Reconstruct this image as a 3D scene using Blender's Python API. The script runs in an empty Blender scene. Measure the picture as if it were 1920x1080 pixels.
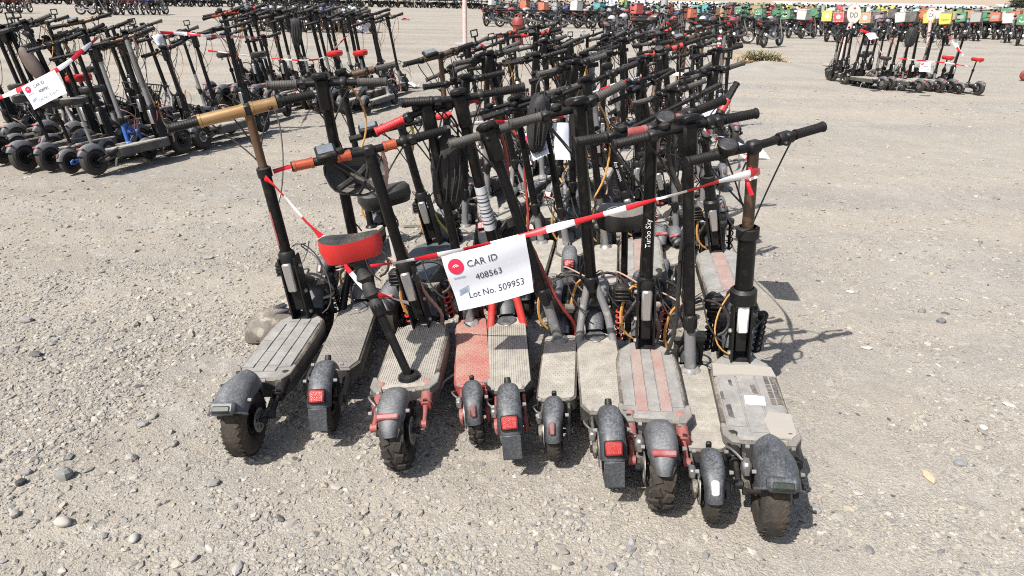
import bpy, math, random
import numpy as np
from mathutils import Vector, Matrix, Euler
rad = math.radians
random.seed(7)
rng = np.random.default_rng(11)
scene = bpy.context.scene
COL = scene.collection

# ------------------------------------------------------------ camera, world, sun, exposure
CAM_H, PITCH, ROLL, FPX = 1.55, rad(22.5), rad(1.0), 1330.0
cam_data = bpy.data.cameras.new('camera')
cam_data.sensor_width = 36.0
cam_data.lens = 36.0 * FPX / 1920.0
cam_data.clip_start, cam_data.clip_end = 0.05, 3000.0
cam = bpy.data.objects.new('camera', cam_data)
COL.objects.link(cam)
FWD = Vector((0, math.cos(PITCH), -math.sin(PITCH)))
_up = Vector((0, math.sin(PITCH), math.cos(PITCH)))
_rt = Vector((1, 0, 0))
RT = _rt * math.cos(ROLL) + _up * math.sin(ROLL)
UP = _up * math.cos(ROLL) - _rt * math.sin(ROLL)
cm = Matrix((RT, UP, -FWD)).transposed().to_4x4()
cm.translation = (0, 0, CAM_H)
cam.matrix_world = cm
scene.camera = cam

SUN_EL = rad(51)
SUN_DIR = Vector((-0.67, -0.742, 0)).normalized() * math.cos(SUN_EL) + Vector((0, 0, math.sin(SUN_EL)))   # towards the sun
w = bpy.data.worlds.new('World')
scene.world = w
w.use_nodes = True
nt = w.node_tree
nt.nodes.clear()
sky = nt.nodes.new('ShaderNodeTexSky')
sky.sky_type = 'NISHITA'
sky.sun_disc = False
sky.sun_elevation = SUN_EL
sky.sun_rotation = math.atan2(SUN_DIR.x, SUN_DIR.y)
sky.dust_density = 2.5
bg = nt.nodes.new('ShaderNodeBackground')
bg.inputs['Strength'].default_value = 0.095
wo = nt.nodes.new('ShaderNodeOutputWorld')
nt.links.new(sky.outputs[0], bg.inputs['Color'])
nt.links.new(bg.outputs[0], wo.inputs['Surface'])
sun_data = bpy.data.lights.new('sun', 'SUN')
sun_data.energy = 4.3
sun_data.angle = rad(0.53)
sun_data.color = (1.0, 0.96, 0.905)
sun = bpy.data.objects.new('sun', sun_data)
COL.objects.link(sun)
sun.rotation_euler = SUN_DIR.to_track_quat('Z', 'Y').to_euler()
sun.location = (-20, -20, 30)
scene.view_settings.view_transform = 'Standard'
scene.view_settings.look = 'None'
scene.view_settings.gamma = 1
scene.view_settings.use_curve_mapping = False
scene.view_settings.exposure = 0.65
scene.cycles.use_denoising = False
scene.cycles.filter_width = 1.1
scene.cycles.sample_clamp_indirect = 3.0
scene.cycles.max_bounces = 6
scene.cycles.diffuse_bounces = 3

def px(u, v, D=None, z=None):
    """photo pixel (1920x1080) -> world point on the vertical plane y=D or the level plane z"""
    d = RT * ((u - 960) / FPX) + UP * ((540 - v) / FPX) + FWD
    t = D / d.y if D is not None else (z - CAM_H) / d.z
    return Vector((0, 0, CAM_H)) + d * t

# ------------------------------------------------------------ materials
def _n(t, kind, **kw):
    n = t.nodes.new(kind)
    for k, v in kw.items():
        setattr(n, k, v)
    return n

DUST = (0.40, 0.345, 0.27)
def mat(name, col, rough=0.5, metal=0.0, dust=0.25, up=0.35, scale=9.0, bump=0.0, bscale=200.0, dustcol=DUST, spec=0.5, wear=None, even=1.0, fine=13.0, fsharp=0.13):
    m = bpy.data.materials.new(name)
    m.use_nodes = True
    t = m.node_tree
    b = t.nodes['Principled BSDF']
    b.inputs['Metallic'].default_value = metal
    b.inputs['Specular IOR Level'].default_value = spec
    tc = _n(t, 'ShaderNodeTexCoord')
    n1 = _n(t, 'ShaderNodeTexNoise')
    n1.inputs['Scale'].default_value = scale
    n1.inputs['Detail'].default_value = 7
    n1.inputs['Roughness'].default_value = 0.65
    t.links.new(tc.outputs['Object'], n1.inputs['Vector'])
    mr = _n(t, 'ShaderNodeMapRange')
    mr.inputs['From Min'].default_value = 0.38
    mr.inputs['From Max'].default_value = 0.68
    mr.inputs['To Min'].default_value = 1 - .75 * even
    mr.inputs['To Max'].default_value = 1 + .3 * even
    t.links.new(n1.outputs['Fac'], mr.inputs['Value'])
    g = _n(t, 'ShaderNodeNewGeometry')
    sp = _n(t, 'ShaderNodeSeparateXYZ')
    t.links.new(g.outputs['Normal'], sp.inputs[0])
    mu = _n(t, 'ShaderNodeMapRange')
    mu.inputs['From Min'].default_value = 0.1
    mu.inputs['From Max'].default_value = 1.0
    mu.inputs['To Min'].default_value = dust
    mu.inputs['To Max'].default_value = dust + up
    t.links.new(sp.outputs['Z'], mu.inputs['Value'])
    nf = _n(t, 'ShaderNodeTexNoise')
    nf.inputs['Scale'].default_value = scale * fine
    nf.inputs['Detail'].default_value = 5
    nf.inputs['Roughness'].default_value = 0.7
    t.links.new(tc.outputs['Object'], nf.inputs['Vector'])
    mf = _n(t, 'ShaderNodeMapRange')
    mf.inputs['From Min'].default_value = 0.53 - fsharp
    mf.inputs['From Max'].default_value = 0.53 + fsharp
    mf.inputs['To Min'].default_value = 1 - .45 * even
    mf.inputs['To Max'].default_value = 1 + .45 * even
    t.links.new(nf.outputs['Fac'], mf.inputs['Value'])
    mm_ = _n(t, 'ShaderNodeMath', operation='MULTIPLY')
    t.links.new(mr.outputs[0], mm_.inputs[0]); t.links.new(mf.outputs[0], mm_.inputs[1])
    ml = _n(t, 'ShaderNodeMath', operation='MULTIPLY')
    ml.use_clamp = True
    t.links.new(mm_.outputs[0], ml.inputs[0])
    t.links.new(mu.outputs[0], ml.inputs[1])
    mx = _n(t, 'ShaderNodeMix', data_type='RGBA')
    mx.inputs[6].default_value = (*col, 1)
    mx.inputs[7].default_value = (*dustcol, 1)
    if wear is not None:
        n3 = _n(t, 'ShaderNodeTexNoise')
        n3.inputs['Scale'].default_value = scale * 2.3
        n3.inputs['Detail'].default_value = 8
        t.links.new(tc.outputs['Object'], n3.inputs['Vector'])
        m3 = _n(t, 'ShaderNodeMapRange')
        m3.inputs['From Min'].default_value = 0.56
        m3.inputs['From Max'].default_value = 0.64
        t.links.new(n3.outputs['Fac'], m3.inputs['Value'])
        w3 = _n(t, 'ShaderNodeMix', data_type='RGBA')
        w3.inputs[6].default_value = (*col, 1)
        w3.inputs[7].default_value = (*wear, 1)
        t.links.new(m3.outputs[0], w3.inputs[0])
        t.links.new(w3.outputs[2], mx.inputs[6])
    t.links.new(ml.outputs[0], mx.inputs[0])
    t.links.new(mx.outputs[2], b.inputs['Base Color'])
    rr = _n(t, 'ShaderNodeMapRange')
    rr.inputs['To Min'].default_value = rough
    rr.inputs['To Max'].default_value = 0.95
    t.links.new(ml.outputs[0], rr.inputs['Value'])
    t.links.new(rr.outputs[0], b.inputs['Roughness'])
    if bump > 0:
        n2 = _n(t, 'ShaderNodeTexNoise')
        n2.inputs['Scale'].default_value = bscale
        n2.inputs['Detail'].default_value = 4
        t.links.new(tc.outputs['Object'], n2.inputs['Vector'])
        bp = _n(t, 'ShaderNodeBump')
        bp.inputs['Strength'].default_value = bump
        bp.inputs['Distance'].default_value = 0.002
        t.links.new(n2.outputs['Fac'], bp.inputs['Height'])
        t.links.new(bp.outputs[0], b.inputs['Normal'])
    return m

M = {}
M['black'] = mat('black paint dusty', (0.0055, 0.0055, 0.006), 0.36, dust=0.007, up=0.05, scale=14, wear=(0.013, 0.012, 0.0115), spec=0.25)
M['black2'] = mat('black plastic dusty', (0.008, 0.008, 0.0085), 0.45, dust=0.012, up=0.08, bump=0.15, spec=0.3)
M['stemgrey'] = mat('grey painted tube', (0.16, 0.16, 0.165), 0.42, dust=0.10, up=0.2, wear=(0.28, 0.27, 0.26))
M['rubber'] = mat('tyre rubber', (0.016, 0.015, 0.015), 0.75, dust=0.13, up=0.05, scale=14, dustcol=(0.22, 0.165, 0.105), bump=0.3)
M['rubber_brown'] = mat('muddy tyre rubber', (0.016, 0.015, 0.014), 0.78, dust=0.24, up=0.05, scale=9, even=1.25, dustcol=(0.20, 0.14, 0.085), bump=0.3)
M['grip'] = mat('grip rubber', (0.007, 0.007, 0.0075), 0.55, dust=0.012, up=0.06, bump=0.2, spec=0.3)
M['grip_grey'] = mat('dusty grip rubber', (0.035, 0.034, 0.032), 0.7, dust=0.12, up=0.24, bump=0.25, dustcol=(0.24, 0.21, 0.175))
M['fender'] = mat('fender plastic', (0.030, 0.032, 0.036), 0.34, dust=0.2, up=0.38, scale=8, fine=18, fsharp=.09, even=.7, dustcol=(0.28, 0.285, 0.285), bump=0.08)
M['fender_dark'] = mat('dark fender plastic', (0.018, 0.020, 0.023), 0.32, dust=0.12, up=0.38, scale=9, fine=16, fsharp=.08, even=.8, dustcol=(0.255, 0.265, 0.275), bump=0.08)
M['deck'] = mat('deck body', (0.03, 0.03, 0.031), 0.5, dust=0.14, up=0.6)
M['deckmat'] = mat('dusty deck mat', (0.13, 0.12, 0.11), 0.8, dust=0.56, up=0.30, scale=11, even=.5, fine=5, fsharp=.2, bump=0.4, bscale=420, dustcol=(0.42, 0.39, 0.33))
M['deckmat_dark'] = mat('darker deck mat', (0.06, 0.06, 0.06), 0.8, dust=0.35, up=0.4, scale=7, even=.4, bump=0.5, bscale=420, dustcol=(0.35, 0.32, 0.275))
M['deckmat_grey'] = mat('grey deck strip', (0.12, 0.12, 0.12), 0.8, dust=0.5, up=0.35, scale=12, even=.5, fine=5, fsharp=.2, bump=0.5, bscale=500, dustcol=(0.345, 0.33, 0.30))
M['deckmat_red'] = mat('red deck strip', (0.30, 0.07, 0.055), 0.8, dust=0.50, up=0.32, scale=9, even=.45, bump=0.5, bscale=500, dustcol=(0.35, 0.32, 0.28))
M['deck_red2'] = mat('red deck mat', (0.34, 0.035, 0.035), 0.8, dust=0.36, up=0.34, scale=8, even=.6, bump=0.4, bscale=500)
M['red'] = mat('red paint', (0.50, 0.025, 0.022), 0.4, dust=0.08, up=0.12)
M['red_dusty'] = mat('dusty red paint', (0.27, 0.04, 0.036), 0.5, dust=0.28, up=0.25, dustcol=(.34, .28, .24))
M['redgrip'] = mat('red grip rubber', (0.55, 0.02, 0.025), 0.5, dust=0.04, up=0.06, bump=0.4)
M['seat_red'] = mat('red vinyl', (0.50, 0.012, 0.012), 0.42, dust=0.03, up=0.05, bump=0.1)
M['seat_black'] = mat('black vinyl', (0.014, 0.014, 0.015), 0.42, dust=0.03, up=0.16, bump=0.25)
M['seat_grey'] = mat('grey worn vinyl', (0.12, 0.115, 0.115), 0.6, dust=0.15, up=0.3)
M['alu'] = mat('bare aluminium', (0.52, 0.51, 0.50), 0.35, metal=0.85, dust=0.15, up=0.2)
M['steel'] = mat('dull steel', (0.34, 0.335, 0.33), 0.38, metal=0.75, dust=0.2, up=0.2)
M['gold'] = mat('gold anodised', (0.40, 0.24, 0.10), 0.34, metal=0.55, dust=0.12, up=0.14)
M['bronze'] = mat('brown anodised', (0.11, 0.055, 0.028), 0.38, metal=0.4, dust=0.12, up=0.12)
M['darkbronze'] = mat('dark worn anodised', (0.035, 0.022, 0.014), 0.4, metal=0.3, dust=0.06, up=0.1, wear=(0.10, 0.05, 0.03))
M['dulllens'] = mat('dusty red lens', (0.26, 0.02, 0.022), 0.35, dust=0.35, up=0.25, scale=20, dustcol=(0.32, 0.26, 0.25))
M['lens_dull'] = mat('dull dark red lens', (0.10, 0.012, 0.016), 0.3, dust=0.12, up=0.15)
M['orange'] = mat('orange anodised', (0.50, 0.10, 0.045), 0.3, metal=0.5, dust=0.05, up=0.08)
M['lens_red'] = mat('red lens', (0.32, 0.012, 0.012), 0.2, dust=0.06, up=0.1, scale=30, bump=0.5, bscale=300)
M['lens_dark'] = mat('dark lens', (0.012, 0.022, 0.018), 0.4, spec=.25, dust=0.06, up=0.1)
M['lens_clear'] = mat('clear lens', (0.55, 0.56, 0.55), 0.15, dust=0.1, up=0.1)
M['screen'] = mat('display glass', (0.02, 0.024, 0.03), 0.12, dust=0.08, up=0.14)
M['screen_grey'] = mat('dusty display glass', (0.12, 0.14, 0.16), 0.25, dust=0.1, up=0.18, dustcol=(0.4, 0.4, 0.4))
M['cable'] = mat('cable black', (0.014, 0.014, 0.014), 0.5, dust=0.05, up=0.1)
M['cable_orange'] = mat('cable orange', (0.55, 0.27, 0.06), 0.5, dust=0.1, up=0.15)
M['cable_pink'] = mat('wound cable pale', (0.50, 0.30, 0.24), 0.6, dust=0.15, up=0.15)
M['cable_red'] = mat('cable red', (0.32, 0.04, 0.03), 0.5, dust=0.06, up=0.1)
M['cable_yb'] = mat('yellow wrap', (0.5, 0.42, 0.06), 0.5, dust=0.08, up=0.1)
M['white'] = mat('white plastic', (0.74, 0.73, 0.71), 0.5, dust=0.05, up=0.12)
M['cream'] = mat('pale frame tube', (0.42, 0.40, 0.36), 0.5, dust=0.2, up=0.2)
M['blue'] = mat('blue frame paint', (0.03, 0.13, 0.45), 0.4, dust=0.1, up=0.15)
M['navy'] = mat('slate blue plastic', (0.045, 0.065, 0.085), 0.45, dust=0.06, up=0.16)
M['paper'] = mat('paper', (0.66, 0.68, 0.74), 0.7, dust=0.0, up=0.03)
M['label'] = mat('printed white label', (0.55, 0.56, 0.58), 0.6, dust=0.05, up=0.05)
M['ink'] = mat('ink', (0.045, 0.045, 0.06), 0.8, dust=0.0, up=0.0)
M['ink_red'] = mat('red print', (0.62, 0.02, 0.07), 0.7, dust=0.0, up=0.0)
M['ink_blue'] = mat('blue grey print', (0.25, 0.36, 0.48), 0.7, dust=0.0, up=0.0)
M['tape_red'] = mat('tape red', (0.62, 0.012, 0.025), 0.35, dust=0.02, up=0.05)
M['tape_white'] = mat('tape white', (0.76, 0.75, 0.76), 0.35, dust=0.03, up=0.05)
M['bag'] = mat('black mesh fabric', (0.014, 0.014, 0.016), 0.7, dust=0.03, up=0.12, bump=0.6, bscale=150)
M['fabric_brown'] = mat('brown saddle cover', (0.08, 0.055, 0.05), 0.7, dust=0.1, up=0.2)
M['helmet_dust'] = mat('scuffed helmet shell', (0.07, 0.06, 0.055), 0.6, dust=0.35, up=0.3, wear=(0.25, 0.23, 0.2))
M['foam'] = mat('grey liner', (0.10, 0.098, 0.095), 0.9, dust=0.1, up=0.2)

# ------------------------------------------------------------ mesh builder
def perp(d):
    d = d.normalized()
    a = Vector((0, 0, 1)) if abs(d.z) < 0.9 else Vector((1, 0, 0))
    u = d.cross(a).normalized()
    return u, d.cross(u).normalized()

class MB:
    def __init__(s):
        s.v = []; s.f = []; s.m = []; s.mi = 0; s.T = Matrix.Identity(4)
    def pv(s, p):
        s.v.append(tuple(s.T @ Vector(p))); return len(s.v) - 1
    def pf(s, *ids):
        s.f.append(ids); s.m.append(s.mi)
    def box(s, c, size, rot=None, bev=0.0):
        hx, hy, hz = size[0] / 2, size[1] / 2, size[2] / 2
        c = Vector(c)
        R = rot if rot is not None else Matrix.Identity(3)
        b = min(bev, hx * .9, hy * .9, hz * .9)
        P = lambda x, y, z: s.pv(c + R @ Vector((x, y, z)))
        if b <= 0:
            ids = {(i, j, k): P(i * hx, j * hy, k * hz) for i in (-1, 1) for j in (-1, 1) for k in (-1, 1)}
            q = lambda *a: s.pf(*[ids[t] for t in a])
            q((1,-1,-1),(1,1,-1),(1,1,1),(1,-1,1)); q((-1,-1,-1),(-1,-1,1),(-1,1,1),(-1,1,-1))
            q((-1,1,-1),(-1,1,1),(1,1,1),(1,1,-1)); q((-1,-1,-1),(1,-1,-1),(1,-1,1),(-1,-1,1))
            q((-1,-1,1),(1,-1,1),(1,1,1),(-1,1,1)); q((-1,-1,-1),(-1,1,-1),(1,1,-1),(1,-1,-1))
            return
        X, Y, Z = {}, {}, {}
        for i in (-1, 1):
            for j in (-1, 1):
                for k in (-1, 1):
                    X[i, j, k] = P(i * hx, j * (hy - b), k * (hz - b))
                    Y[i, j, k] = P(i * (hx - b), j * hy, k * (hz - b))
                    Z[i, j, k] = P(i * (hx - b), j * (hy - b), k * hz)
        for i in (-1, 1):
            o = [(-1, -1), (1, -1), (1, 1), (-1, 1)]
            if i < 0: o = o[::-1]
            s.pf(*[X[i, a, bb] for a, bb in o])
            s.pf(*[Y[bb, i, a] for a, bb in o])
            s.pf(*[Z[a, bb, i] for a, bb in o])
        def quad(a, b_, c_, d, flip):
            s.pf(*((a, b_, c_, d) if not flip else (d, c_, b_, a)))
        for i in (-1, 1):
            for j in (-1, 1):
                fl = i * j < 0
                quad(X[i, j, -1], Y[i, j, -1], Y[i, j, 1], X[i, j, 1], fl)
                quad(Y[-1, i, j], Z[-1, i, j], Z[1, i, j], Y[1, i, j], fl)
                quad(Z[i, -1, j], X[i, -1, j], X[i, 1, j], Z[i, 1, j], fl)
                for k in (-1, 1):
                    t = (X[i, j, k], Y[i, j, k], Z[i, j, k])
                    s.pf(*(t if i * j * k > 0 else t[::-1]))
    def tube(s, pts, r, n=8, caps=True, rf=None):
        pts = [Vector(p) for p in pts]
        N = len(pts)
        rings = []
        u = None
        for i, p in enumerate(pts):
            d = (pts[min(i + 1, N - 1)] - pts[max(i - 1, 0)])
            if d.length < 1e-9: d = Vector((0, 0, 1))
            d.normalize()
            if u is None:
                u, v = perp(d)
            else:
                u = (u - d * u.dot(d))
                if u.length < 1e-6: u, _ = perp(d)
                u.normalize()
            v = d.cross(u)
            rr = rf(i / (N - 1)) if rf else (r[i] if isinstance(r, (list, tuple)) else r)
            rings.append([s.pv(p + (u * math.cos(2 * math.pi * k / n) + v * math.sin(2 * math.pi * k / n)) * rr) for k in range(n)])
        for a, b in zip(rings, rings[1:]):
            for k in range(n):
                s.pf(a[k], a[(k + 1) % n], b[(k + 1) % n], b[k])
        if caps:
            s.pf(*rings[0][::-1]); s.pf(*rings[-1])
    def cyl(s, p0, p1, r0, r1=None, n=12):
        s.tube([p0, p1], [r0, r0 if r1 is None else r1], n)
    def lathe(s, prof, c, axis, n=24, closed=False):
        """prof = [(radius, along axis)]"""
        c = Vector(c); d = Vector(axis).normalized(); u, v = perp(d)
        rings = []
        for (r, h) in prof:
            if r < 1e-6:
                rings.append([s.pv(c + d * h)])
            else:
                rings.append([s.pv(c + d * h + (u * math.cos(2 * math.pi * k / n) + v * math.sin(2 * math.pi * k / n)) * r) for k in range(n)])
        L = list(zip(rings, rings[1:])) + ([(rings[-1], rings[0])] if closed else [])
        for a, b in L:
            for k in range(n):
                k2 = (k + 1) % n
                if len(a) == 1 and len(b) == 1: continue
                if len(a) == 1: s.pf(a[0], b[k2], b[k])
                elif len(b) == 1: s.pf(a[k], a[k2], b[0])
                else: s.pf(a[k], a[k2], b[k2], b[k])
    def prism(s, out, z0, z1, bev=0.0, ztop=None):
        """out = [(x, y)] counter-clockwise seen from above; ztop(x, y) optional extra height"""
        n = len(out)
        def ring(ins, z):
            r = []
            for i in range(n):
                a = Vector(out[i - 1]); b = Vector(out[i]); c = Vector(out[(i + 1) % n])
                e1 = (b - a).normalized(); e2 = (c - b).normalized()
                nn = Vector((-(e1.y + e2.y), e1.x + e2.x))
                if nn.length > 1e-6: nn.normalize()
                k = max(0.5, nn.dot(Vector((-e1.y, e1.x))))
                p = b + nn * (ins / k)
                zz = z + (ztop(p.x, p.y) if ztop else 0)
                r.append(s.pv((p.x, p.y, zz)))
            return r
        R = [ring(bev, z0), ring(0, z0 + bev), ring(0, z1 - bev), ring(bev, z1)] if bev > 0 else [ring(0, z0), ring(0, z1)]
        for a, b in zip(R, R[1:]):
            for k in range(n):
                s.pf(a[k], a[(k + 1) % n], b[(k + 1) % n], b[k])
        s.pf(*R[0][::-1]); s.pf(*R[-1])
    def grid(s, fn, nu, nv, closed_u=False):
        ids = [[s.pv(fn(i / nu, j / nv)) for j in range(nv + 1)] for i in range(nu + (0 if closed_u else 1))]
        for i in range(nu):
            i2 = (i + 1) % len(ids)
            for j in range(nv):
                s.pf(ids[i][j], ids[i2][j], ids[i2][j + 1], ids[i][j + 1])
        return ids
    def shell(s, fo, fi, nu, nv):
        """thin solid between an outer and an inner surface"""
        a = s.grid(fo, nu, nv)
        b = [[s.pv(fi(i / nu, j / nv)) for j in range(nv + 1)] for i in range(nu + 1)]
        for i in range(nu):
            for j in range(nv):
                s.pf(b[i][j], b[i][j + 1], b[i + 1][j + 1], b[i + 1][j])
        for i in range(nu):
            s.pf(a[i][0], b[i][0], b[i + 1][0], a[i + 1][0]); s.pf(a[i][nv], a[i + 1][nv], b[i + 1][nv], b[i][nv])
        for j in range(nv):
            s.pf(a[0][j], a[0][j + 1], b[0][j + 1], b[0][j]); s.pf(a[nu][j], b[nu][j], b[nu][j + 1], a[nu][j + 1])
    def ellipsoid(s, c, r, nu=14, nv=8, R=None):
        c = Vector(c); R = R or Matrix.Identity(3)
        prof = []
        for j in range(nv + 1):
            t = math.pi * j / nv - math.pi / 2
            prof.append((math.cos(t), math.sin(t)))
        rings = []
        for (q, h) in prof:
            if q < 1e-6: rings.append([s.pv(c + R @ Vector((0, 0, h * r[2])))])
            else: rings.append([s.pv(c + R @ Vector((q * r[0] * math.cos(2 * math.pi * k / nu), q * r[1] * math.sin(2 * math.pi * k / nu), h * r[2]))) for k in range(nu)])
        for a, b in zip(rings, rings[1:]):
            for k in range(nu):
                k2 = (k + 1) % nu
                if len(a) == 1: s.pf(a[0], b[k2], b[k])
                elif len(b) == 1: s.pf(a[k], a[k2], b[0])
                else: s.pf(a[k], a[k2], b[k2], b[k])
    def mesh(s, name, mats, sharp=38):
        me = bpy.data.meshes.new(name)
        me.from_pydata(s.v, [], s.f)
        if not isinstance(mats, (list, tuple)): mats = [mats]
        for m in mats: me.materials.append(M[m] if isinstance(m, str) else m)
        me.polygons.foreach_set('material_index', s.m)
        me.shade_smooth()
        me.set_sharp_from_angle(angle=rad(sharp))
        me.update()
        return me
    def build(s, name, mats, parent=None, sharp=38):
        o = bpy.data.objects.new(name, s.mesh(name, mats, sharp))
        COL.objects.link(o)
        if parent is not None: o.parent = parent
        return o

def empty(name, loc=(0, 0, 0), rot=(0, 0, 0)):
    o = bpy.data.objects.new(name, None)
    o.empty_display_size = 0.1
    COL.objects.link(o)
    o.location = loc; o.rotation_euler = rot
    return o
def tag(o, label, cat, group=None, kind=None):
    if label: o['label'] = label
    if cat: o['category'] = cat
    if group: o['group'] = group
    if kind: o['kind'] = kind
    return o
CHILD = {}
def kids(o):
    return [c for c in bpy.data.objects if c.parent == o]
def tree_of(o):
    """list of (object, parent index) - computed once per prototype"""
    if o.name in CHILD: return CHILD[o.name]
    ch = {}
    for c in bpy.data.objects:
        if c.parent: ch.setdefault(c.parent.name, []).append(c)
    L = [(o, -1)]
    i = 0
    while i < len(L):
        for c in ch.get(L[i][0].name, []): L.append((c, i))
        i += 1
    CHILD[o.name] = L
    return L
def dup(o, loc, rot):
    new = []
    for src, pi in tree_of(o):
        c = src.copy(); COL.objects.link(c)
        if pi >= 0: c.parent = new[pi]
        new.append(c)
    new[0].location = loc; new[0].rotation_euler = rot
    return new[0]
def bez(p0, p1, p2, p3, n=12):
    out = []
    for i in range(n + 1):
        t = i / n; u = 1 - t
        out.append(Vector(p0) * u**3 + Vector(p1) * 3 * u * u * t + Vector(p2) * 3 * u * t * t + Vector(p3) * t**3)
    return out
def catmull(P, per=8):
    P = [Vector(p) for p in P]
    Q = [P[0] * 2 - P[1]] + P + [P[-1] * 2 - P[-2]]
    out = []
    for i in range(1, len(Q) - 2):
        a, b, c, d = Q[i - 1:i + 3]
        for k in range(per):
            t = k / per
            out.append(0.5 * ((2 * b) + (c - a) * t + (2 * a - 5 * b + 4 * c - d) * t * t + (3 * b - a - 3 * c + d) * t**3))
    out.append(P[-1])
    return out
def text_mesh(body, size=1.0):
    """flat lettering: list of 2-D vertices and faces, centred on its box"""
    cu = bpy.data.curves.new('lettering', 'FONT')
    cu.body = body; cu.size = size; cu.resolution_u = 3
    ob = bpy.data.objects.new('lettering', cu)
    COL.objects.link(ob)
    me = bpy.data.meshes.new_from_object(ob)
    vs = [tuple(v.co)[:2] for v in me.vertices]
    fs = [tuple(p.vertices) for p in me.polygons]
    bpy.data.objects.remove(ob); bpy.data.curves.remove(cu); bpy.data.meshes.remove(me)
    xs = [v[0] for v in vs]; ys = [v[1] for v in vs]
    cx, cy = (min(xs) + max(xs)) / 2, (min(ys) + max(ys)) / 2
    return [(x - cx, y - cy) for x, y in vs], fs, max(xs) - min(xs), max(ys) - min(ys)

# ------------------------------------------------------------ electric scooters (local frame: x forward, y left, z up, rear tyre touches the origin)
def make_wheel(root, cx, R, tw, knobby, rubber, disc_side=1, lod=0, name='wheel', rimmat='black2', solid=False):
    hr = min(tw * 0.52, R * 0.34)
    seg = 36 if lod == 0 else 20
    rin = R - 2 * hr
    hub = MB()
    c = (cx, 0, R)
    w2 = tw * 0.36
    hub.lathe([(rin + .004, -w2), (rin + .006, -w2 * .7), (rin - .012, -w2 * .5), (rin - .012, w2 * .5), (rin + .006, w2 * .7), (rin + .004, w2),
               (rin - .006, w2 * 1.05), (rin - .016, w2 * .8), (rin - .018, -w2 * .8), (rin - .006, -w2 * 1.05)], c, (0, 1, 0), seg, closed=True)
    if solid:
        hub.lathe([(0, -w2 * .9), (rin * .45, -w2 * .95), (rin - .014, -w2 * .5), (rin - .014, w2 * .5), (rin * .45, w2 * .95), (0, w2 * .9)], c, (0, 1, 0), seg)
    else:
        hub.cyl((cx, -w2 * 1.1, R), (cx, w2 * 1.1, R), rin * .33, n=14)
        for k in range(5):
            a = 2 * math.pi * k / 5
            d = Vector((math.cos(a), 0, math.sin(a)))
            Rm = Matrix((d, Vector((0, 1, 0)), d.cross(Vector((0, 1, 0))))).transposed()
            hub.box(Vector(c) + d * rin * .62, (rin * .72, tw * .34, rin * .26), Rm, .003)
    hub.cyl((cx, -tw * .5 - .035, R), (cx, tw * .5 + .035, R), .008, n=8)
    for sgn in (-1, 1):
        hub.cyl((cx, sgn * (tw * .5 + .026), R), (cx, sgn * (tw * .5 + .04), R), .013, n=6)
    wh = hub.build(name, [rimmat], root)
    ty = MB()
    prof = []
    NP = 14 if lod == 0 else 9
    for k in range(NP):
        a = 2 * math.pi * k / NP
        ca, sa = math.cos(a), math.sin(a)
        prof.append((R - hr + hr * abs(ca)**.8 * (1 if ca > 0 else -1), tw * .5 * abs(sa)**.85 * (1 if sa > 0 else -1)))
    ty.lathe(prof, c, (0, 1, 0), seg, closed=True)
    def lug(a, y, ln, wd, ht, yaw):
        d = Vector((math.cos(a), 0, math.sin(a))); t = Vector((-math.sin(a), 0, math.cos(a))); yv = Vector((0, 1, 0))
        tt = t * math.cos(yaw) + yv * math.sin(yaw); yy = d.cross(tt)
        q = min(1, abs(y) / (tw * .5)); rr = R - hr + hr * math.sqrt(max(0, 1 - q**2.4))
        nd = (d * 1.0 + yv * (y / (tw * .5)) * .55).normalized()
        Rm = Matrix((tt, nd.cross(tt).normalized(), nd)).transposed()
        ty.box(Vector(c) + d * rr + yv * y, (ln, wd, ht), Rm, .0015 if lod == 0 else 0)
    if knobby:
        n = 17 if lod == 0 else 12
        for k in range(n):
            a = 2 * math.pi * k / n
            for y, off, yaw in ((-.24, 0, .35), (.24, .5, -.35), (-.45, .5, .1), (.45, 0, -.1)):
                lug(a + off * 2 * math.pi / n, y * tw, R * (.26 if abs(y) < .4 else .2), tw * (.36 if abs(y) < .4 else .16), .013, yaw)
    elif lod == 0:
        n = 30
        for k in range(n):
            a = 2 * math.pi * k / n
            for y, off, yaw in ((-.26, 0, .7), (.26, .5, -.7)):
                lug(a + off * 2 * math.pi / n, y * tw, R * .17, tw * .22, .0035, yaw)
    ty.build('tyre', [rubber], wh, sharp=30)
    if lod < 2 and disc_side:
        d = MB()
        y = disc_side * (tw * .5 + .012)
        d.lathe([(rin * .72, -.0015), (rin * .98, -.0015), (rin * .98, .0015), (rin * .72, .0015)], (cx, y, R), (0, 1, 0), seg, closed=True)
        for k in range(6):
            a = 2 * math.pi * k / 6
            dd = Vector((math.cos(a), 0, math.sin(a)))
            Rm = Matrix((dd, Vector((0, 1, 0)), dd.cross(Vector((0, 1, 0))))).transposed()
            d.box(Vector((cx, y, R)) + dd * rin * .5, (rin * .6, .003, .012), Rm)
        d.build('brake_disc', ['steel'], wh)
    return wh

def fender_mesh(mb, cx, cz, Rf, w, a0, a1, drop, wf=lambda s: 1.0, rf=lambda s: 0.0, nu=18, nv=10, t=.004, peak=0.0):
    def f(off):
        def g(s, q):
            a = a0 + (a1 - a0) * s
            y = 2 * q - 1
            r = Rf + rf(s) - drop * abs(y)**3.2 + peak * max(0, 1 - abs(y) * 2.2) + off
            yy = y * (w * .5 * wf(s) + off * .6) * (1 - .10 * abs(y)**6)
            return (cx + math.cos(a) * r, yy, cz + math.sin(a) * r)
        return g
    mb.shell(f(0), f(-t), nu, nv)

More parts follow.
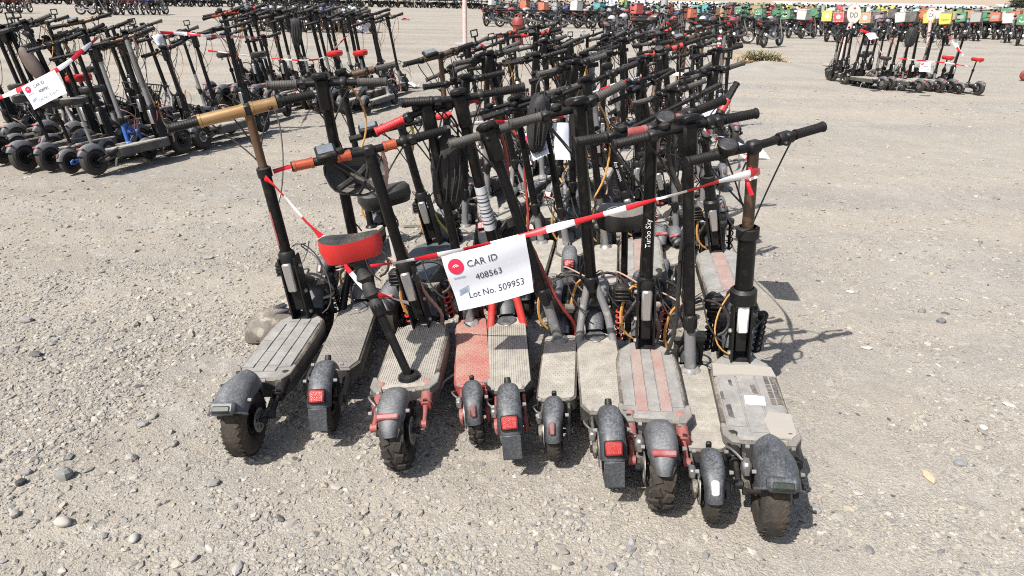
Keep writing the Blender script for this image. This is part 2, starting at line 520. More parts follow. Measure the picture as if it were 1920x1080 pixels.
def spring(mb, p0, p1, r, turns=6, wr=.004):
    p0, p1 = Vector(p0), Vector(p1)
    d = p1 - p0; u, v = perp(d)
    N = turns * 10
    mb.tube([p0 + d * (i / N) + (u * math.cos(2 * math.pi * turns * i / N) + v * math.sin(2 * math.pi * turns * i / N)) * r for i in range(N + 1)], wr, 5)

def wound(mb, pts, r):
    """spiral wrapped cable: radius swells along its length"""
    n = len(pts)
    mb.tube(pts, [r * (1.12 if k % 2 else .84) for k in range(n)], 7)

def cockpit(root, S, C, HL, HR, lod):
    """handlebar with grips, levers, throttle, display and cables; HL / HR are the bar ends"""
    u = (HR - HL).normalized()
    f = Vector((0, 0, 1)).cross(u).normalized()          # forward
    if f.x < 0: f = -f
    upv = u.cross(f) if u.cross(f).z > 0 else f.cross(u)
    gl = S.get('grip_len', .122)
    rb = S.get('bar_r', .0145 if lod == 0 else .0128)
    b = MB()
    iL, iR = HL + (C - HL).normalized() * .02, HR + (C - HR).normalized() * .02
    b.tube([iL, C + (iL - C) * .45, C, C + (iR - C) * .45, iR], [rb, rb, rb * 1.08, rb, rb], 10)
    bar = b.build('handlebar', [S.get('bar_mat', 'black')], root)
    for E, key in ((HL, 'gripL'), (HR, 'gripR')):
        d = (C - E).normalized()
        g = MB()
        pr = [(0.0, 0), (.017, .0), (.0195, .003), (.0195, .007)]
        n = 11 if lod == 0 else 4
        for k in range(n):
            h0 = .009 + (gl - .016) * k / n; h1 = .009 + (gl - .016) * (k + .6) / n
            pr += [(.0172, h0), (.0172, h1), (.0158, h1 + .0008)]
        pr += [(.019, gl - .006), (.019, gl), (.0, gl)]
        g.lathe(pr, E, d, 14 if lod == 0 else 9)
        g.build('grip', [S.get(key, 'grip')], root)
    if S.get('sleeve'):
        sm, segs = S['sleeve']
        for (A, B) in segs:                                # anodised sleeves at fractions along the bar
            q = MB()
            P = lambda t: C + (HR - C) * (t) if t > 0 else C + (HL - C) * (-t)
            k_ = S.get('sleeve_k', 1.0)
            q.lathe([(.0145, 0), (.0215 * k_, 0), (.0215 * k_, .010), (.0195 * k_, .012), (.0195 * k_, (P(B) - P(A)).length - .012), (.0215 * k_, (P(B) - P(A)).length - .01),
                     (.0215 * k_, (P(B) - P(A)).length), (.0145, (P(B) - P(A)).length)], P(A), P(B) - P(A), 16)
            q.build('bar_sleeve', [sm], root)
    cl = []
    for E, sg in ((HL, 1), (HR, -1)):
        d = (C - E).normalized()
        P = E + d * (gl + .022)
        cl.append(P)
        if S.get('levers', (1, 1))[0 if sg == 1 else 1]:
            lv = MB()
            lv.T = Matrix.Identity(4)
            Rm = Matrix((d, f, d.cross(f))).transposed()
            lv.box(P + f * .012 - upv * .004, (.040, .052, .038), Rm, .008)
            q0 = P + f * .03
            lv.tube([q0, q0 + f * .02 - d * .02 - upv * .006, q0 + f * .022 - d * .06 - upv * .01, q0 + f * .014 - d * .11 - upv * .016, q0 + f * .016 - d * .135 - upv * .018],
                    [.009, .0085, .007, .0065, .009], 7)
            lv.build('brake_lever', [S.get('lever_mat', 'black2')], root)
    # switches and thumb throttle next to the right grip
    th = MB()
    d = (C - HR).normalized(); P = HR + d * (gl + .058)
    Rm = Matrix((d, f, d.cross(f))).transposed()
    th.lathe([(.0, -.012), (.022, -.012), (.024, -.008), (.024, .008), (.022, .012), (0, .012)], P, d, 12)
    th.box(P - f * .024 - upv * .012, (.016, .03, .014), Rm, .004)
    th.build('throttle', ['black2'], root)
    if S.get('bell', 1):
        d = (C - HL).normalized(); P = HL + d * (gl + .066)
        be = MB()
        be.lathe([(.019, .0), (.021, .004), (.019, .014), (.010, .021), (0, .023)], P + upv * .014, upv, 12)
        be.box(P + upv * .006, (.03, .016, .02), Matrix((d, f, d.cross(f))).transposed(), .004)
        be.build('bell', [S.get('bell_mat', 'black2')], root)
    # display
    hd = S.get('head', 'square')
    Rm = Matrix((u, f, u.cross(f))).transposed()
    if upv.dot(Rm.col[2]) < 0: Rm = Matrix((-u, f, (-u).cross(f))).transposed()
    if hd == 'square':                                    # wedge head of a slim or wide-deck scooter
        h = MB()
        sd = S['stem_dir']
        fs = (f - sd * f.dot(sd)).normalized(); us = sd.cross(fs).normalized()
        top = Matrix((us, fs, sd)).transposed()
        h.box(C - sd * .045, (.054, .068, .14), top, .010)
        h.box(C + sd * .026 + fs * .004, (.066, .105, .028), top @ Matrix.Rotation(rad(-14), 3, 'X'), .008)
        hb = h.build('stem_head', [S.get('head_mat', 'black')], root)
        s2 = MB()
        s2.box(C + sd * .0415 + fs * .002, (.044, .072, .003), top @ Matrix.Rotation(rad(-14), 3, 'X'), .001)
        s2.build('display', ['screen'], hb)
    else:
        h = MB()
        h.box(C, (.05, .046, .044), Rm, .009)
        hb = h.build('stem_clamp', ['black2'], root)
        if hd in ('box', 'phone'):
            off = S.get('disp_off', -.06)
            cc = C + u * off + upv * .034 - f * .004
            tl = Rm @ Matrix.Rotation(rad(24), 3, 'X')
            sx, sy = ((.078, .085) if hd == 'box' else (.105, .070))
            q = MB(); q.box(cc, (sx, sy, .026), tl, .008); q.box(cc - upv * .018, (.03, .03, .03), tl, .004)
            qo = q.build('display_unit', ['black2'], root)
            z = MB(); z.box(cc + tl @ Vector((0, .004, .0138)), (sx * .78, sy * .62, .003), tl, .001)
            z.build('display', ['screen_grey'], qo)
        elif hd == 'round':
            cc = C + u * S.get('disp_off', -.05) + upv * .036 - f * .02
            tl = Rm @ Matrix.Rotation(rad(28), 3, 'X')
            ax = tl @ Vector((0, 0, 1))
            q = MB(); q.lathe([(0, -.022), (.03, -.022), (.036, -.006), (.036, .005), (.031, .008), (.029, .0055)], cc, ax, 20)
            q.build('display_unit', ['black2'], root)
            z = MB(); z.lathe([(0, .0058), (.029, .0058), (.029, .003), (0, .003)], cc, ax, 20)
            z.build('display', ['screen'], root)
    # cables from the levers down the stem
    base = S['base_v']
    for i, P in enumerate(cl):
        cb = MB()
        e = C + (base - C) * .26 + f * .03
        m = C + (base - C) * .72 + f * .034 + u * (.012 if i else -.012)
        e2 = base + f * .05 + Vector((0, .03 * (1 if i else -1), .08))
        sag = .05 + .05 * S['rnd'].random()
        pts = bez(P + f * .035, P + f * (.10 + sag) + d * .02 - upv * .02, e + f * .11 + upv * .05, e, 10)
        pts += catmull([e, m, e2], 5)[1:]
        cb.tube(pts, .0036 if lod < 2 else .0045, 5)
        cb.build('cable', ['cable'], root)
    if S.get('wound'):
        wm, side = S['wound']
        cb = MB()
        q0 = C + (base - C) * .30 + f * .028
        pts = catmull([C + u * side * .05 + f * .03, C + (base - C) * .12 + u * side * .05 + f * .05, q0, C + (base - C) * .5 + u * side * .02 + f * .035,
                       C + (base - C) * .8 + u * side * .05 + f * .03, base + u * side * .10 + f * .06 - upv * .0, base + u * side * .05 + f * .10 - upv * .12], 9)
        wound(cb, pts, .0085)
        cb.build('wrapped_cable', [wm], root)
    if S.get('loop'):
        lm, side = S['loop']
        cb = MB()
        E = HR if side > 0 else HL
        P0 = C + (E - C) * .35
        pts = bez(P0, P0 + f * .10 - upv * .10 + u * side * .1, C + (base - C) * .35 + u * side * .16, C + (base - C) * .48 + u * side * .03, 14)
        cb.tube(pts, .0042, 6)
        cb.build('cable_loop', [lm], root)
    return bar

def hood(root, S, cx, R, tw, lod):
    kind = S['type']
    fm = S.get('fender_mat', 'fender')
    nu, nv = (22, 12) if lod == 0 else (10, 6)
    fd = MB()
    if kind == 'slim':
        fender_mesh(fd, cx, R, R + .020, tw + .034, rad(38), rad(166), .030, wf=lambda s: .80 + .2 * math.sin(math.pi * min(1, s * 1.2)), nu=nu, nv=nv)
        fo = fd.build('rear_fender', [fm], root)
        t = MB(); a = rad(143); d = Vector((math.cos(a), 0, math.sin(a))); tt = Vector((-math.sin(a), 0, math.cos(a)))
        Rm = Matrix((tt, Vector((0, 1, 0)), d)).transposed()
        t.box(Vector((cx, 0, R)) + d * (R + .022), (.046, .024, .012), Rm, .008)
        t.build('tail_light', [S.get('tail_mat', 'lens_dull')], fo)
        k = MB(); a = rad(48); d = Vector((math.cos(a), 0, math.sin(a)))
        k.box(Vector((cx, 0, R)) + d * (R + .030), (.016, .018, .022), None, .004)
        k.build('fold_hook', ['black2'], fo)
    elif kind == 'max':
        fender_mesh(fd, cx, R, R + .022, tw + .042, rad(42), rad(160), .030, wf=lambda s: .86 + .14 * s, rf=lambda s: .012 * s, nu=nu, nv=nv)
        fo = fd.build('rear_fender', [fm], root)
        def plate(a, r, l, w_, th, m, nm):
            d = Vector((math.cos(a), 0, math.sin(a))); tt = Vector((-math.sin(a), 0, math.cos(a)))
            Rm = Matrix((tt, Vector((0, 1, 0)), d)).transposed()
            q = MB(); q.box(Vector((cx, 0, R)) + d * r, (l, w_, th), Rm, .005); return q.build(nm, [m], fo)
        plate(rad(145), R + .036, .052, .062, .022, 'black2', 'tail_housing')
        plate(rad(145), R + .0455, .044, .054, .012, 'lens_red', 'tail_light')
        # flap hanging below the tail light
        a = rad(161); r = R + .034
        p = Vector((cx + math.cos(a) * r, 0, R + math.sin(a) * r))
        q = MB(); q.box(p + Vector((-.012, 0, -.038)), (.006, .066, .085), Matrix.Rotation(rad(14), 3, 'Y'), .002)
        q.build('mud_flap', ['fender_dark'], fo)
        k = MB(); a = rad(56); d = Vector((math.cos(a), 0, math.sin(a)))
        k.lathe([(0.012, 0), (.013, .012), (.011, .026), (0, .028)], Vector((cx, 0, R)) + d * (R + .018), d, 10)
        k.build('fold_hook', ['black2'], fo)
    else:
        st = S.get('hood', 'round')
        if st == 'round':
            fender_mesh(fd, cx, R, R + .026, tw + .036, rad(30), rad(154), .050, wf=lambda s: .82 + .22 * math.sin(math.pi * min(1, .2 + s * .75)) - .30 * max(0, s - .72) / .28, nu=nu, nv=nv)
            fo = fd.build('rear_fender', [fm], root)
            a = rad(128)
            d = Vector((math.cos(a), 0, math.sin(a))); tt = Vector((-math.sin(a), 0, math.cos(a)))
            Rm = Matrix((tt, Vector((0, 1, 0)), d)).transposed()
            t = MB(); t.box(Vector((cx, 0, R)) + d * (R + .028), (.022, .076, .012), Rm, .005)
            t.build('tail_light', ['dulllens'], fo)
        else:                                              # wide hood flaring out to a slot light
            fender_mesh(fd, cx, R, R + .030, tw + .046, rad(22), rad(138), .056, wf=lambda s: .72 + .34 * math.sin(math.pi * min(.62, s * .62)) + .05 * s,
                        rf=lambda s: .050 * max(0, s - .45)**1.2 + .012 * math.exp(-((s - .3) / .12)**2), nu=nu, nv=nv, peak=.010)
            fo = fd.build('rear_fender', [fm], root)
            a = rad(135); d = Vector((math.cos(a), 0, math.sin(a))); tt = Vector((-math.sin(a), 0, math.cos(a)))
            Rm = Matrix((tt, Vector((0, 1, 0)), d)).transposed()
            t = MB(); t.box(Vector((cx, 0, R)) + d * (R + .052), (.046, .088, .03), Rm, .010)
            th = t.build('tail_housing', [fm], fo)
            t = MB(); t.box(Vector((cx, 0, R)) + d * (R + .060) + tt * .006, (.026, .066, .022), Rm, .006)
            t.build('tail_light', ['lens_dark'], fo)
            lp = MB()
            a = rad(139); r0 = R + .046
            pts = []
            for k in range(13):
                q = k / 12; y = (q - .5) * 2
                pts.append((cx + math.cos(a) * (r0 + .012 - .05 * abs(y)**3), y * (tw + .046) * .53, R + math.sin(a) * (r0 + .012 - .05 * abs(y)**3)))
            lp.tube(pts, .0045, 6)
            lp.build('fender_lip', [fm], fo)
    if lod == 0:
        for sg in (-1, 1):
            for a in (rad(60), rad(118)):
                p = Vector((cx + math.cos(a) * (R + .008), sg * (tw * .5 + .020), R + math.sin(a) * (R + .008)))
                q = MB(); q.cyl(p, p + Vector((0, sg * .012, 0)), .007, .006, 8); q.build('bolt', ['steel'], fo)
    return fo

def scooter(root, S, lod=0):
    S.setdefault('rnd', random.Random(len(CHILD) + 3))
    kind = S['type']
    R, tw, Lh, zd, wd = S['R'], S['tw'], S['Lh'], S['zd'], S['wd']
    top, HL, HR = S['top'], S['HL'], S['HR']
    rubber = S.get('rubber', 'rubber')
    frame = S.get('frame_mat', 'deck')
    knob = S.get('knobby', False)
    # ---- deck
    x0 = S.get('x0', R + .035)
    x1 = Lh + (.045 if kind == 'slim' else .06)
    hw = wd / 2
    def rounded(x0, x1, hw, rr, taper=0.0, n=5):
        o = []
        for (cx, cy, a0) in ((x1 - rr, -hw + rr, -90), (x1 - rr, hw - rr, 0), (x0 + rr, hw - rr, 90), (x0 + rr, -hw + rr, 180)):
            for k in range(n + 1):
                a = rad(a0 + 90 * k / n)
                o.append((cx + rr * math.cos(a), cy + rr * math.sin(a)))
        return o
    if kind == 'big':
        o = [(x0, -hw * .74), (x0 + .05, -hw * .96), (x1 - .15, -hw), (x1 - .07, -hw * .90), (x1, -hw * .46), (x1, hw * .46), (x1 - .07, hw * .90), (x1 - .15, hw), (x0 + .05, hw * .96), (x0, hw * .74)]
        th = .085
    elif kind == 'max':
        o = [(x0, -hw * .66), (x0 + .06, -hw), (x1 - .11, -hw), (x1 - .035, -hw * .72), (x1, -hw * .3), (x1, hw * .3), (x1 - .035, hw * .72), (x1 - .11, hw), (x0 + .06, hw), (x0, hw * .66)]
        th = .075
    else:
        o = rounded(x0, x1, hw, hw * .45)
        th = .062
    d = MB(); d.prism(o, zd - th, zd - .004, .007)
    deck = d.build('deck', [frame], root)
    mm = S.get('mat_mat', 'deckmat')
    ins = .007 if kind != 'big' else .012
    cxm, sc = (x0 + x1) / 2, None
    def inset(o, k):
        n = len(o); r = []
        for i in range(n):
            a, b, c = Vector(o[i - 1]), Vector(o[i]), Vector(o[(i + 1) % n])
            e1, e2 = (b - a).normalized(), (c - b).normalized()
            nn = Vector((-(e1.y + e2.y), e1.x + e2.x)).normalized()
            p = b + nn * (k / max(.5, nn.dot(Vector((-e1.y, e1.x)))))
            r.append((p.x, p.y))
        return r
    strips = S.get('strips')
    g = MB()
    if strips:
        oi = inset(o, ins)
        g.prism(oi, zd - .005, zd - .002, .001)
        mo = g.build('deck_mat', [S.get('mat_mat', 'deckmat_grey')], deck)
        nst = len(strips); full = wd * .86; wst = full / nst
        xs0, xs1 = x0 + .055, x1 - .075
        for i, sm in enumerate(strips):
            yc = -full / 2 + wst * (i + .5)
            edge = abs(yc) / (full / 2)
            segs = S.get('strip_breaks', 0)
            cuts = [xs0 + (.03 if edge > .6 else 0)] + sorted(xs0 + (xs1 - xs0) * (k + .5 + S['rnd'].uniform(-.3, .3)) / max(1, segs) for k in range(segs)) + [xs1 - (.045 if edge > .6 else 0)]
            for a, b in zip(cuts, cuts[1:]):
                q = MB()
                j = lambda: S['rnd'].uniform(-.0025, .0025) if segs else 0
                q.prism([(a + .0018 + j(), yc - wst * .455), (b - .0018 + j(), yc - wst * .455 + j() * .3), (b - .0018 + j(), yc + wst * .455), (a + .0018 + j(), yc + wst * .455 + j() * .3)],
                        zd - .003, zd + .0018 + abs(j()) * .6, .0008)
                q.build('grip_strip', [sm], deck)
    else:
        oi = inset(o, ins)
        g.prism(oi, zd - .005, zd, .0015)
        if lod == 0:
            if S.get('tread', 'dots') == 'dots':
                nx = int((x1 - x0 - .07) / .0155)
                for i in range(nx):
                    ny = int((wd - .034) / .0155)
                    for k in range(ny + 1):
                        x = x0 + .035 + i * .0155; y = -(wd - .034) / 2 + (wd - .034) * (k + (.5 if i % 2 else 0)) / (ny + .5)
                        if (kind == 'max' and (x > x1 - .10 or x < x0 + .05)) or (kind == 'slim' and x > x1 - .09 and abs(y) < .03): continue
                        b0 = [g.pv((x + dx * .0042, y + dy * .0042, zd - .0005)) for dx, dy in ((-1, -1), (1, -1), (1, 1), (-1, 1))]
                        b1 = [g.pv((x + dx * .0026, y + dy * .0026, zd + .0022)) for dx, dy in ((-1, -1), (1, -1), (1, 1), (-1, 1))]
                        for q in range(4): g.pf(b0[q], b0[(q + 1) % 4], b1[(q + 1) % 4], b1[q])
                        g.pf(*b1)
            else:
                nr = int((wd - .03) / .0085)
                for k in range(nr):
                    y = -(wd - .03) / 2 + (wd - .03) * (k + .5) / nr
                    xe = x1 - .03 - (.07 if kind == 'max' else .02)
                    g.box(((x0 + .04 + xe) / 2, y, zd), (xe - x0 - .04, .0042, .004), None, .001)
        mo = g.build('deck_mat', [mm], deck)
    sd = (top - S['base_v']).normalized()
    S['stem_dir'] = sd
    base = S['base_v']
    Rf = S.get('Rf', R)
    xf = S.get('xf', Lh + (.14 if kind == 'slim' else .15 if kind == 'max' else .24))
    # ---- rear end
    make_wheel(root, 0, R, tw, knob, rubber, S.get('disc_side', 1), lod, 'rear_wheel', S.get('rim', 'black2'))
    hood(root, S, 0, R, tw, lod)
    fk = MB()
    for sg in (-1, 1):
        y = sg * (tw * .5 + .024)
        if kind == 'big':
            fk.tube([(0, y, R), (R * .6, y, R * .93), (x0 + .05, y * .95, zd - .05)], [.014, .017, .02], 8)
        else:
            fk.box((x0 / 2 + .01, y, (R + zd - .035) / 2), (x0 + .09, .012, .034), Matrix.Rotation(-math.atan2(zd - .035 - R, x0), 3, 'Y'), .004)
            fk.lathe([(0, -.008), (.024, -.008), (.026, 0), (.024, .008), (0, .008)], (0, y, R), (0, 1, 0), 14)
    fk.build('rear_fork', [S.get('fork_mat', frame)], root)
    if kind == 'big':
        for sg in (-1, 1):
            y = sg * (tw * .5 + .050)
            p0, p1 = Vector((.02, y, R + .01)), Vector((x0 + .055, y, zd - .012))
            sh = MB()
            sh.cyl(p0, p0 + (p1 - p0) * .45, .010, n=10); sh.cyl(p0 + (p1 - p0) * .40, p1, .021, n=14)
            sh.lathe([(0, -.012), (.016, -.012), (.016, .012), (0, .012)], p0, (0, 1, 0), 10)
            sh.lathe([(.024, 0), (.026, .004), (.024, .008)], p0 + (p1 - p0) * .45, p1 - p0, 14)
            so = sh.build('shock_absorber', [S.get('shock_mat', 'black2')], root)
        ca = MB(); ca.box((.05, (tw * .5 + .026), R + .055), (.045, .03, .05), None, .008)
        ca.tube(bez((.05, tw * .5 + .04, R + .08), (.10, tw * .5 + .10, R + .13), (.2, tw * .5 + .08, R), (x0 + .08, hw * .6, zd - .07), 8), .004, 5)
        ca.build('brake_calliper', ['steel'], root)
    elif lod == 0 or kind == 'slim':
        ca = MB(); sg = S.get('disc_side', 1) or 1
        ca.box((.035, sg * (tw * .5 + .03), R + .035), (.04, .022, .034), None, .005)
        ca.tube(bez((.05, sg * (tw * .5 + .035), R + .045), (.09, sg * (tw * .5 + .08), R + .07), (.16, sg * .07, R), (x0 + .07, sg * .05, zd - .06), 8), .0035, 5)
        ca.build('brake_calliper', ['steel'], root)
    # ---- front end
    make_wheel(root, xf, Rf, tw, knob, rubber, 0 if lod else 1, max(lod, 1), 'front_wheel', S.get('rim', 'black2'))
    ff = MB()
    fender_mesh(ff, xf, Rf, Rf + .022, tw + .034, rad(15), rad(150), .028, nu=12 if lod == 0 else 8, nv=6)
    ff.build('front_fender', [S.get('fender_mat', 'fender')], root)
    fo = MB()
    crown = Vector((xf - .045, 0, 2 * Rf + .045))
    for sg in (-1, 1):
        y = sg * (tw * .5 + .022)
        fo.tube([(xf, y, Rf), (xf - .02, y, Rf * 1.4), (crown.x, y, crown.z)], [.013, .014, .015], 8)
    fo.box(crown, (.05, tw + .085, .035), None, .008)
    neck_z = zd + (.22 if kind == 'slim' else .24 if kind == 'max' else .29)
    def on_stem(z): return base + sd * ((z - base.z) / max(.2, sd.z))
    fo.tube([crown, on_stem(crown.z + .10)], [.024, .022], 10)
    fo.build('front_fork', [S.get('fork_mat', frame)], root)
    if kind == 'big':
        for sg in (-1, 1):
            y = sg * (tw * .5 + .060)
            sr = MB()
            sr.tube([(xf, y, Rf), (xf - .08, y, Rf + .21)], .009, 8)
            sr.lathe([(0, 0), (.02, 0), (.022, .02), (.018, .028), (0, .03)], (xf - .075, y, Rf + .19), (-.08, 0, .21), 12)
            ro = sr.build('suspension_rod', ['black2'], root)
            sp = MB()
            spring(sp, (xf - .015, y, Rf + .01), (xf - .075, y, Rf + .19), .017, 6 if lod == 0 else 4, .0045)
            sp.build('suspension_spring', [S.get('spring_mat', 'red')], ro)
    # ---- stem
    st = MB()
    rs = S.get('stem_r', .0195 if kind == 'slim' else .0245 if kind == 'max' else .0235)
    if kind == 'slim':
        p0 = Vector((Lh - .01, 0, zd - .03)); j = on_stem(neck_z)
        nk = MB(); nk.tube([p0, p0 + (j - p0) * .25, j], [rs * 1.22, rs * 1.1, rs * 1.06], 14)
        nk.lathe([(rs * 2.0, 0), (rs * 1.7, .012), (rs * 1.2, .02)], p0 + (j - p0).normalized() * .028, j - p0, 16)
        nk.build('neck_tube', [S.get('neck_mat', 'stemgrey')], root)
        st.tube([j, j + (top - j) * .5, top], [rs * 1.02, rs, rs * .98], 14)
    elif kind == 'max':
        j = on_stem(neck_z)
        vs = MB()
        for sg in (-1, 1):
            vs.tube([(Lh - .04, sg * hw * .86, zd - .03), (Lh + .03, sg * hw * .62, zd + .09), j + Vector((.0, sg * .012, .01))], [.018, .0175, .0165], 10)
        vs.build('neck_strut', [S.get('strut_mat', 'stemgrey')], root)
        st.tube([j - sd * .06, j, top], [rs, rs, rs * .95], 14)
        pc = MB()
        pc.lathe([(.046, 0), (.046, .008), (.040, .013), (0, .014)], (x1 - .055, 0, zd - .004), (0, 0, 1), 22)
        po = pc.build('port_cover', ['fender_dark'], deck)
        pp = MB(); pp.lathe([(.017, 0), (.019, .004), (.015, .007), (0, .005)], (x1 - .098, 0, zd), (0, 0, 1), 14); pp.build('charge_port', ['steel'], deck)
    else:
        j = on_stem(neck_z)
        hp = Vector((Lh, 0, zd - .01))
        br = MB()
        for sg in (-1, 1):
            q = j - hp
            dx = sd; fw = Vector((1, 0, 0)) - dx * dx.x; fw.normalize()
            w0 = .034
            for a, b in ((hp, j),):
                y = Vector((0, sg * .030, 0))
                ids = [br.pv(p) for p in (a - fw * .02 + y, a + fw * .075 + y, b + fw * .045 + y, b - fw * .028 + y)]
                y2 = Vector((0, sg * .037, 0))
                id2 = [br.pv(p) for p in (a - fw * .02 + y2, a + fw * .075 + y2, b + fw * .045 + y2, b - fw * .028 + y2)]
                if sg < 0: ids, id2 = id2, ids
                br.pf(*ids[::1]); br.pf(*id2[::-1])
                for k in range(4): br.pf(ids[k], id2[k], id2[(k + 1) % 4], ids[(k + 1) % 4])
        br.box(hp + Vector((.03, 0, .0)), (.11, .085, .018), None, .004)
        bo = br.build('hinge_bracket', ['black2'], root)
        if lod == 0:
            for sg in (-1, 1):
                for t_ in (.12, .45, .85):
                    p = hp + (j - hp) * t_ + Vector((.015, sg * .037, 0))
                    q = MB(); q.cyl(p, p + Vector((0, sg * .010, 0)), .010, .008, 8); q.build('bolt', ['steel'], bo)
        lt = MB()
        fw = Vector((1, 0, 0)) - sd * sd.x; fw.normalize()
        Rm = Matrix((fw, sd.cross(fw), sd)).transposed()
        lt.box(hp + (j - hp) * .72 - fw * .024, (.030, .040, .135), Rm, .006)
        lt.build('latch', [S.get('latch_mat', 'alu')], root)
        lt = MB()
        lt.box(hp + (j - hp) * .42 + fw * .02, (.05, .05, .16), Rm, .006)
        lt.build('hinge_block', ['black2'], root)
        cl = MB(); cl.lathe([(rs * 1.0, -.03), (rs * 1.5, -.03), (rs * 1.5, .02), (rs * 1.1, .032)], j, sd, 16); cl.build('stem_collar', ['black2'], root)
        ext = S.get('ext')
        if ext:
            k0 = j + (top - j) * ext[0]
            st.tube([j, k0], [rs * 1.0, rs * 1.0], 14)
            cc = MB(); cc.lathe([(rs * .8, -.02), (rs * 1.25, -.02), (rs * 1.25, .016), (rs * .9, .022)], k0, sd, 14); cc.build('stem_collar', ['black2'], root)
            e = MB(); e.tube([k0, top], [min(rs * .74, .0205)] * 2, 12); e.build('stem_extension', [ext[1]], root)
        else:
            st.tube([j, top], [rs, rs * .96], 14)
        if S.get('lamps', 1):
            hl = MB()
            pc = Vector((xf - .10, hw * .80, zd + .19))
            hl.box(pc, (.07, .075, .075), Matrix.Rotation(rad(12), 3, 'Y'), .016)
            for k in range(4): hl.box(pc + Vector((-.035, 0, -.024 + k * .016)), (.016, .062, .007), None, .002)
            hl.tube([pc, (xf - .08, .04, zd + .14)], .010, 6)
            ho = hl.build('lamp', ['black2'], root)
            ll = MB(); ll.lathe([(0, 0), (.026, 0), (.026, .008), (0, .012)], pc + Vector((.034, 0, 0)), (1, 0, .1), 12); ll.build('lens', ['lens_clear'], ho)
    so = st.build('stem', [S.get('stem_mat', 'black')], root)
    if kind != 'big':
        jl = MB(); jl.lathe([(rs * .9, -.030), (rs * 1.32, -.026), (rs * 1.40, 0), (rs * 1.28, .022), (rs, .03)], j, sd, 14)
        fw = Vector((1, 0, 0)) - sd * sd.x; fw.normalize()
        Rm = Matrix((fw, sd.cross(fw), sd)).transposed()
        jl.box(j - fw * rs * 1.3, (.016, .030, .075), Rm, .005)
        jl.tube([j + Vector((0, rs * 1.3, .0)), j + Vector((-.012, rs * 1.9, .03)), j + Vector((-.02, rs * 1.7, .075))], .005, 6)
        jl.build('fold_latch', ['black2'], root)
        hl = MB()
        p = top - sd * .06 + fw * (rs + .008)
        hl.box(p, (.034, .034, .04), Rm, .008); hl.build('headlight', ['black2'], root)
    if S.get('band'):                                        # printed sticker round the stem
        bm_, t0, t1 = S['band']
        q = MB(); a, b = j + (top - j) * t0, j + (top - j) * t1
        q.tube([a, b], [rs * 1.03, rs * 1.03], 14); sk = q.build('stem_sticker', [bm_], root)
        for k in range(9 if bm_ == 'label' else 0):
            t_ = .14 + .085 * k; w_ = .018 if k % 3 else .034
            q = MB(); q.tube([a + (b - a) * t_, a + (b - a) * (t_ + w_)], [rs * 1.045, rs * 1.045], 14, False); q.build('printed_line', ['ink'], sk)
    if S.get('stripe'):                                      # narrow printed strip on the left of the stem
        bm_, t0, t1 = S['stripe']
        q = MB(); a, b = j + (top - j) * t0, j + (top - j) * t1
        bk = Vector((-1, 0, 0)) - sd * (-sd.x); bk.normalize(); sv = sd.cross(bk).normalized()
        ids = []
        for k in range(5):
            an = rad(25 + 45 * k / 4) * (1 if sv.y < 0 else 1)
            o_ = (bk * math.cos(an) + Vector((0, 1, 0)) * math.sin(an)) * rs * 1.04
            ids.append((q.pv(a + o_), q.pv(b + o_)))
        for i_, (m_, n_) in enumerate(zip(ids, ids[1:])): q.pf(m_[0], n_[0], n_[1], m_[1])
        q.build('stem_stripe', [bm_], root)
    for dec in S.get('decals', ()):                           # lettering that runs down the rider side of the stem
        body, t0, size, dmat, flip = dec
        vs, fs, W_, H_ = text_mesh(body, 1.0)
        k = size / max(H_, .01)
        q = MB()
        a = j + (top - j) * t0
        back = Vector((-1, 0, 0)) - sd * (-sd.x); back.normalize(); side = sd.cross(back).normalized()
        for (x, y) in vs:
            yy = y * k; along = x * k * (1 if flip else -1); lat = (yy if not flip else -yy)
            ang = lat / rs
            q.pv(a + sd * along + (back * math.cos(ang) + side * math.sin(ang)) * (rs * 1.035))
        for f_ in fs: q.pf(*f_)
        q.build('stem_lettering', [dmat], root)
    cockpit(root, S, top, HL, HR, lod)
    g_ = S['rnd']
    for k in range(S.get('wires', 5 if lod == 0 else 4)):
        c0 = Vector((Lh + g_.uniform(.0, .14), g_.uniform(-.05, .05), zd + g_.uniform(.12, .34)))
        c3 = Vector((Lh + g_.uniform(-.02, .2), g_.uniform(-.12, .12), zd + g_.uniform(-.04, .16)))
        c1 = c0 + Vector((g_.uniform(-.06, .10), g_.uniform(-.16, .16), g_.uniform(-.02, .12)))
        c2 = c3 + Vector((g_.uniform(-.05, .10), g_.uniform(-.16, .16), g_.uniform(-.02, .16)))
        q = MB(); q.tube(bez(c0, c1, c2, c3, 12), g_.choice([.003, .0035, .005, .0065]), 5)
        q.build('loose_wire', [g_.choice(['cable', 'cable', 'cable', 'cable', 'cable', 'cable', 'cable_orange', 'cable_red', 'steel', 'steel', 'cable_pink'])], root)
    for k in range(S.get('top_wires', 2)):
        E = HL if k % 2 else HR
        c0 = top + (E - top) * g_.uniform(.25, .6)
        c3 = base + (top - base) * g_.uniform(.45, .85) + Vector((.03, 0, 0))
        q = MB(); q.tube(bez(c0, c0 + Vector((g_.uniform(.05, .16), 0, g_.uniform(-.08, .08))), c3 + Vector((g_.uniform(.04, .14), g_.uniform(-.14, .14), g_.uniform(-.05, .1))), c3, 12), .0033, 5)
        q.build('hanging_wire', [g_.choice(['cable', 'cable', 'cable', 'cable', 'cable', 'cable_orange', 'steel', 'cable_red'])], root)
